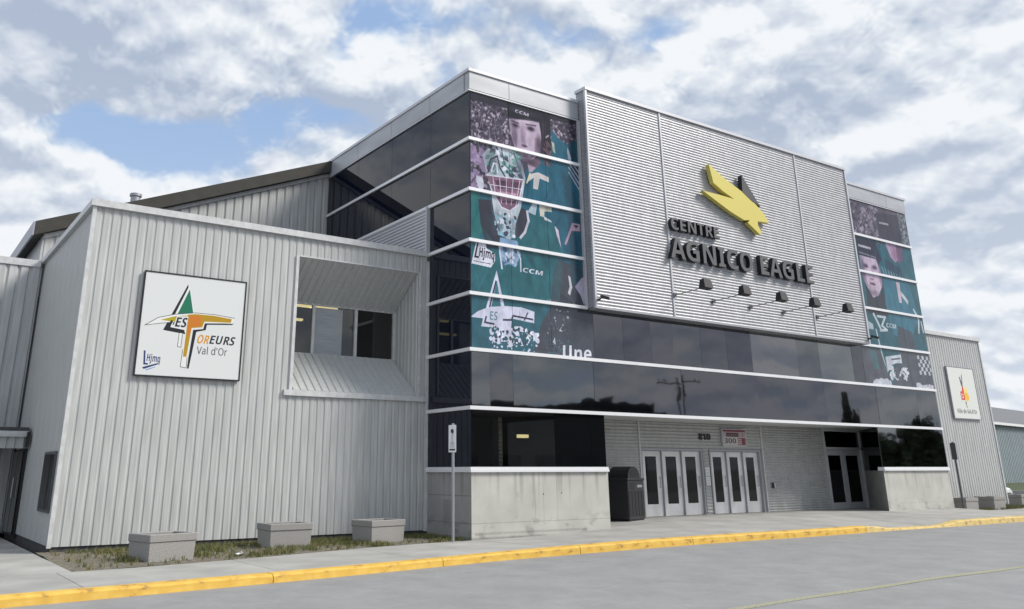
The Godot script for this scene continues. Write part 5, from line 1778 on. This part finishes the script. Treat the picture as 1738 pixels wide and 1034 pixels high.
func car(label: String, at: Vector3, turn: float, paint: Material, group := "") -> Node3D:
	var t := thing("parked_car", label, "car", at, turn, group)
	var st := mb()
	loft(st, [[-2.15, [0.6, 0.45], [0.68, 0.6], [0.62, 0.8], [0.0, 0.84]], [-2.02, [0.8, 0.3], [0.86, 0.6], [0.78, 0.92], [0.0, 0.96]], [-1.2, [0.84, 0.26], [0.9, 0.6], [0.83, 0.96], [0.0, 0.98]], [0.7, [0.84, 0.26], [0.9, 0.6], [0.83, 0.92], [0.0, 0.95]], [1.6, [0.82, 0.28], [0.87, 0.58], [0.76, 0.82], [0.0, 0.87]], [2.05, [0.74, 0.32], [0.78, 0.55], [0.66, 0.7], [0.0, 0.76]], [2.2, [0.52, 0.38], [0.6, 0.52], [0.5, 0.62], [0.0, 0.66]]])
	part(t, "body", st, paint)
	st = mb()
	loft(st, [[-1.75, [0.72, 0.93], [0.6, 1.0], [0.0, 1.02]], [-1.15, [0.79, 0.95], [0.62, 1.38], [0.0, 1.4]], [0.1, [0.79, 0.93], [0.63, 1.42], [0.0, 1.45]], [1.05, [0.74, 0.9], [0.66, 0.96], [0.0, 0.97]]])
	part(t, "windows", st, M.dark_glass)
	st = mb()
	loft(st, [[-1.2, [0.64, 1.36], [0.6, 1.4], [0.0, 1.43]], [-0.6, [0.65, 1.41], [0.6, 1.45], [0.0, 1.475]], [0.12, [0.65, 1.4], [0.6, 1.44], [0.0, 1.465]]])
	part(t, "roof", st, paint)
	for x in [-1.32, 1.36]:
		for s in [-1.0, 1.0]:
			st = mb()
			cyl(st, Vector3(x, 0.31, s * 0.68), Vector3(x, 0.31, s * 0.895), 0.31, 0.31, 18)
			var wh := part(t, "wheel", st, M.tyre)
			st = mb()
			cyl(st, Vector3(x, 0.31, s * 0.89), Vector3(x, 0.31, s * 0.905), 0.2, 0.17, 14)
			part(wh, "rim", st, M.steel)
	for s in [-1.0, 1.0]:
		st = mb()
		obox(st, Transform3D(Basis.from_euler(Vector3(0, -0.5 * s, 0)), Vector3(2.08, 0.6, s * 0.56)), Vector3(0.12, 0.12, 0.3))
		part(t, "headlight", st, M.mullion)
		st = mb()
		obox(st, Transform3D(Basis(), Vector3(-2.06, 0.74, s * 0.64)), Vector3(0.1, 0.14, 0.24))
		part(t, "taillight", st, mat(0.3, 0.02, 0.02, 0.3))
	st = mb()
	obox(st, Transform3D(Basis(), Vector3(2.16, 0.42, 0)), Vector3(0.1, 0.12, 0.9))
	part(t, "grille", st, M.black)
	return t

func tree(called: String, label: String, at: Vector3, hgt: float, wid: float, conifer: bool, sd: int) -> void:
	var t := thing(called, label, "tree", at, 0.0, "trees across the road")
	var r := RandomNumberGenerator.new()
	r.seed = sd
	var st := mb()
	cyl(st, Vector3(0, -0.2, 0), Vector3(0.1, hgt * (0.95 if conifer else 0.6), 0.05), hgt * 0.022, hgt * 0.006, 8)
	if not conifer:
		for i in 7:
			var y := hgt * r.randf_range(0.3, 0.6)
			var a := r.randf() * TAU
			cyl(st, Vector3(0.05, y, 0), Vector3(cos(a) * wid * 0.6, y + hgt * 0.25, sin(a) * wid * 0.6), hgt * 0.01, hgt * 0.003, 6)
	part(t, "trunk", st, mat(0.06, 0.05, 0.04, 0.95))
	st = mb()
	for i in 4200:
		var p := Vector3.ZERO
		var s := 0.26
		if conifer:
			var y := pow(r.randf(), 0.8)
			var rad := wid * (1.0 - y) * (0.6 + 0.4 * absf(sin(y * 40.0))) * sqrt(r.randf())
			var a := r.randf() * TAU
			p = Vector3(cos(a) * rad, hgt * (0.1 + 0.9 * y), sin(a) * rad)
			s = 0.2
		else:
			var v := Vector3(r.randfn(), r.randfn(), r.randfn()).normalized() * pow(r.randf(), 0.45)
			var lump := 0.75 + 0.3 * sin(v.x * 5.0 + sd) * sin(v.z * 4.0) + 0.15 * sin(v.y * 7.0)
			p = Vector3(v.x * wid * lump, hgt * 0.62 + v.y * hgt * 0.38 * lump, v.z * wid * lump)
		var b := Basis.from_euler(Vector3(r.randf() * 6.0, r.randf() * 6.0, r.randf() * 6.0))
		quad(st, p + b * Vector3(-s, -s * 0.6, 0), p + b * Vector3(s, -s * 0.5, 0), p + b * Vector3(s * 0.7, s * 0.6, 0.05), p + b * Vector3(-s * 0.8, s * 0.6, 0))
	part(t, "crown", st, mat(0.1, 0.13, 0.075, 0.8))

func build_across() -> void:
	car("white car with its nose showing past the right annex corner", Vector3(39.6, -0.1, -8.25), -PI / 2, M.white)
	var g := "cars parked across the road, seen in the door glass"
	car("silver car parked across the road, seen only in the door glass", Vector3(34.5, -0.15, 27.5), 0.15, M.silver_trim, g)
	car("dark grey car parked across the road, seen only in the door glass", Vector3(27.5, -0.15, 26.5), 0.1, M.char, g)
	# low dark building across the road
	var b := world_thing("flat_roofed_store", "low dark flat-roofed building across the road, reflected in the glass band", "building", Vector3(36, -0.16, 34))
	var st := mb()
	box(st, 18, -0.2, 31, 40.6, 6.05, 40)
	part(b, "wall", st, mat(0.08, 0.075, 0.07, 0.9))
	st = mb()
	box(st, 33.2, 6.05, 31.5, 39.8, 6.75, 38)
	part(b, "roof_block", st, mat(0.05, 0.05, 0.055, 0.9))
	st = mb()
	box(st, 34.0, 6.75, 33, 34.6, 7.05, 34)
	part(b, "roof_vent", st, M.char)
	st = mb()
	box(st, 36.1, 6.75, 33, 36.8, 7.3, 34)
	part(b, "roof_vent", st, M.char)
	for i in 6:
		st = mb()
		box(st, 19.5 + i * 3.6, 0.6, 30.97, 21.8 + i * 3.6, 2.6, 31.05)
		part(b, "shop_window", st, M.dark_glass)
	# utility pole with a cross arm, and a bent street lamp
	var p := thing("utility_pole", "utility pole with wide cross arm, reflected dark in the glass band", "pole", Vector3(41.0, -0.16, 30))
	st = mb()
	cyl(st, Vector3(0, -0.2, 0), Vector3(0, 8.9, 0), 0.08, 0.07, 10)
	part(p, "pole", st, mat(0.06, 0.05, 0.045, 0.9))
	st = mb()
	obox(st, Transform3D(Basis.from_euler(Vector3(0, 0, 0.02)), Vector3(0, 8.45, 0)), Vector3(4.6, 0.08, 0.08))
	part(p, "cross_arm", st, mat(0.06, 0.05, 0.045, 0.9))
	st = mb()
	cyl(st, Vector3(0.25, 7.2, 0.1), Vector3(0.2, 8.2, 0.1), 0.13, 0.13, 12)
	part(p, "transformer", st, M.char)
	for x in [-2.1, -1.4, 1.4, 2.1]:
		st = mb()
		cyl(st, Vector3(x, 8.5, 0), Vector3(x, 8.72, 0), 0.05, 0.03, 8)
		part(p, "insulator", st, M.char)
	var l := thing("street_lamp", "tall street lamp with bent arm, reflected at the right end of the glass band", "street lamp", Vector3(80, -0.16, 30))
	st = mb()
	cyl(st, Vector3(0, -0.2, 0), Vector3(0, 9.0, 0), 0.12, 0.08, 10)
	cyl(st, Vector3(0, 9.0, 0), Vector3(-3.0, 10.4, 0), 0.06, 0.05, 8)
	part(l, "pole", st, M.char)
	st = mb()
	obox(st, Transform3D(Basis.from_euler(Vector3(0, 0, -0.2)), Vector3(-3.3, 10.45, 0)), Vector3(0.9, 0.14, 0.3))
	part(l, "lamp_head", st, M.char)
	tree("spruce_tree", "slender dark spruce across the road, reflected in the glass band", Vector3(63.8, -0.16, 30), 8.6, 1.3, true, 3)
	tree("spruce_tree", "second smaller spruce beside the slender one, seen only in reflection", Vector3(66.8, -0.16, 31), 7.2, 1.1, true, 4)
	tree("leafy_tree", "rounded leafy tree across the road, reflected at the glass band's right end", Vector3(75.5, -0.16, 30), 7.0, 2.2, false, 5)
	tree("leafy_tree", "broad leafy tree across the road, reflected in the lowest right pane", Vector3(78.0, -0.16, 36), 5.6, 4.2, false, 6)
	tree("leafy_tree", "wide leafy tree farther along the road, reflected in the lowest right pane", Vector3(86.0, -0.16, 35), 5.4, 4.6, false, 7)
	tree("leafy_tree", "leafy tree left of the flat-roofed store, seen only in reflection", Vector3(12.0, -0.16, 38), 6.4, 3.4, false, 8)

# ---------------------------------------------------------------- grass
func build_grass() -> void:
	var st := mb()
	var r := RandomNumberGenerator.new()
	r.seed = 77
	for i in 9:
		var a := r.randf() * TAU
		var p := Vector3(cos(a), 0, sin(a)) * r.randf() * 0.05
		var lean := Vector3(r.randf_range(-0.04, 0.04), r.randf_range(0.05, 0.1), r.randf_range(-0.04, 0.04))
		var w := Vector3(-sin(a), 0, cos(a)) * 0.006
		var n := Vector3(cos(a), 0.4, sin(a)).normalized()
		tri(st, p - w, p + w, p + lean, n)
	var mesh := st.commit()
	var m := mat(1, 1, 1, 0.8)
	m.vertex_color_use_as_albedo = true
	var beds := [["grass", -9.1, -0.1, -2.05, 1.6, 3600, -1], ["grass", 23.0, 42.0, -2.0, -0.6, 2500, 1]]
	var nz := FastNoiseLite.new()
	nz.seed = 4; nz.frequency = 0.55
	for b in beds:
		var xf := []
		while xf.size() < b[5]:
			var x := r.randf_range(b[1], b[2])
			var z := r.randf_range(b[3], b[4])
			if b[6] < 0 and z > grass_edge(x) - 0.02:
				continue
			var d := nz.get_noise_2d(x, z) + 0.25 - (0.5 * smooth(-1.8, 1.6, z) if b[6] < 0 else 0.0) - (0.5 if b[6] < 0 and x < -8.3 else 0.0)
			if r.randf() > clampf(d * 2.2 + 0.28, 0.05, 1.0):
				continue
			xf.append(Transform3D(Basis(UPV, r.randf() * TAU).scaled(Vector3.ONE * r.randf_range(0.5, 1.5)), Vector3(x, ground_h(x, z) - 0.01, z)))
		var mm := MultiMesh.new()
		mm.transform_format = MultiMesh.TRANSFORM_3D
		mm.use_colors = true
		mm.mesh = mesh
		mm.instance_count = xf.size()
		for i in xf.size():
			mm.set_instance_transform(i, xf[i])
			var k := r.randf()
			mm.set_instance_color(i, Color(lerpf(0.075, 0.2, k), lerpf(0.105, 0.175, k), lerpf(0.03, 0.07, k)))
		var o := MultiMeshInstance3D.new()
		o.name = b[0]
		o.multimesh = mm
		o.material_override = m
		o.set_meta("kind", "stuff")
		o.set_meta("label", "thin short grass on bare earth along the left annex" if b[6] < 0 else "short grass along the right annex")
		o.set_meta("category", "grass")
		add_child(o, true)
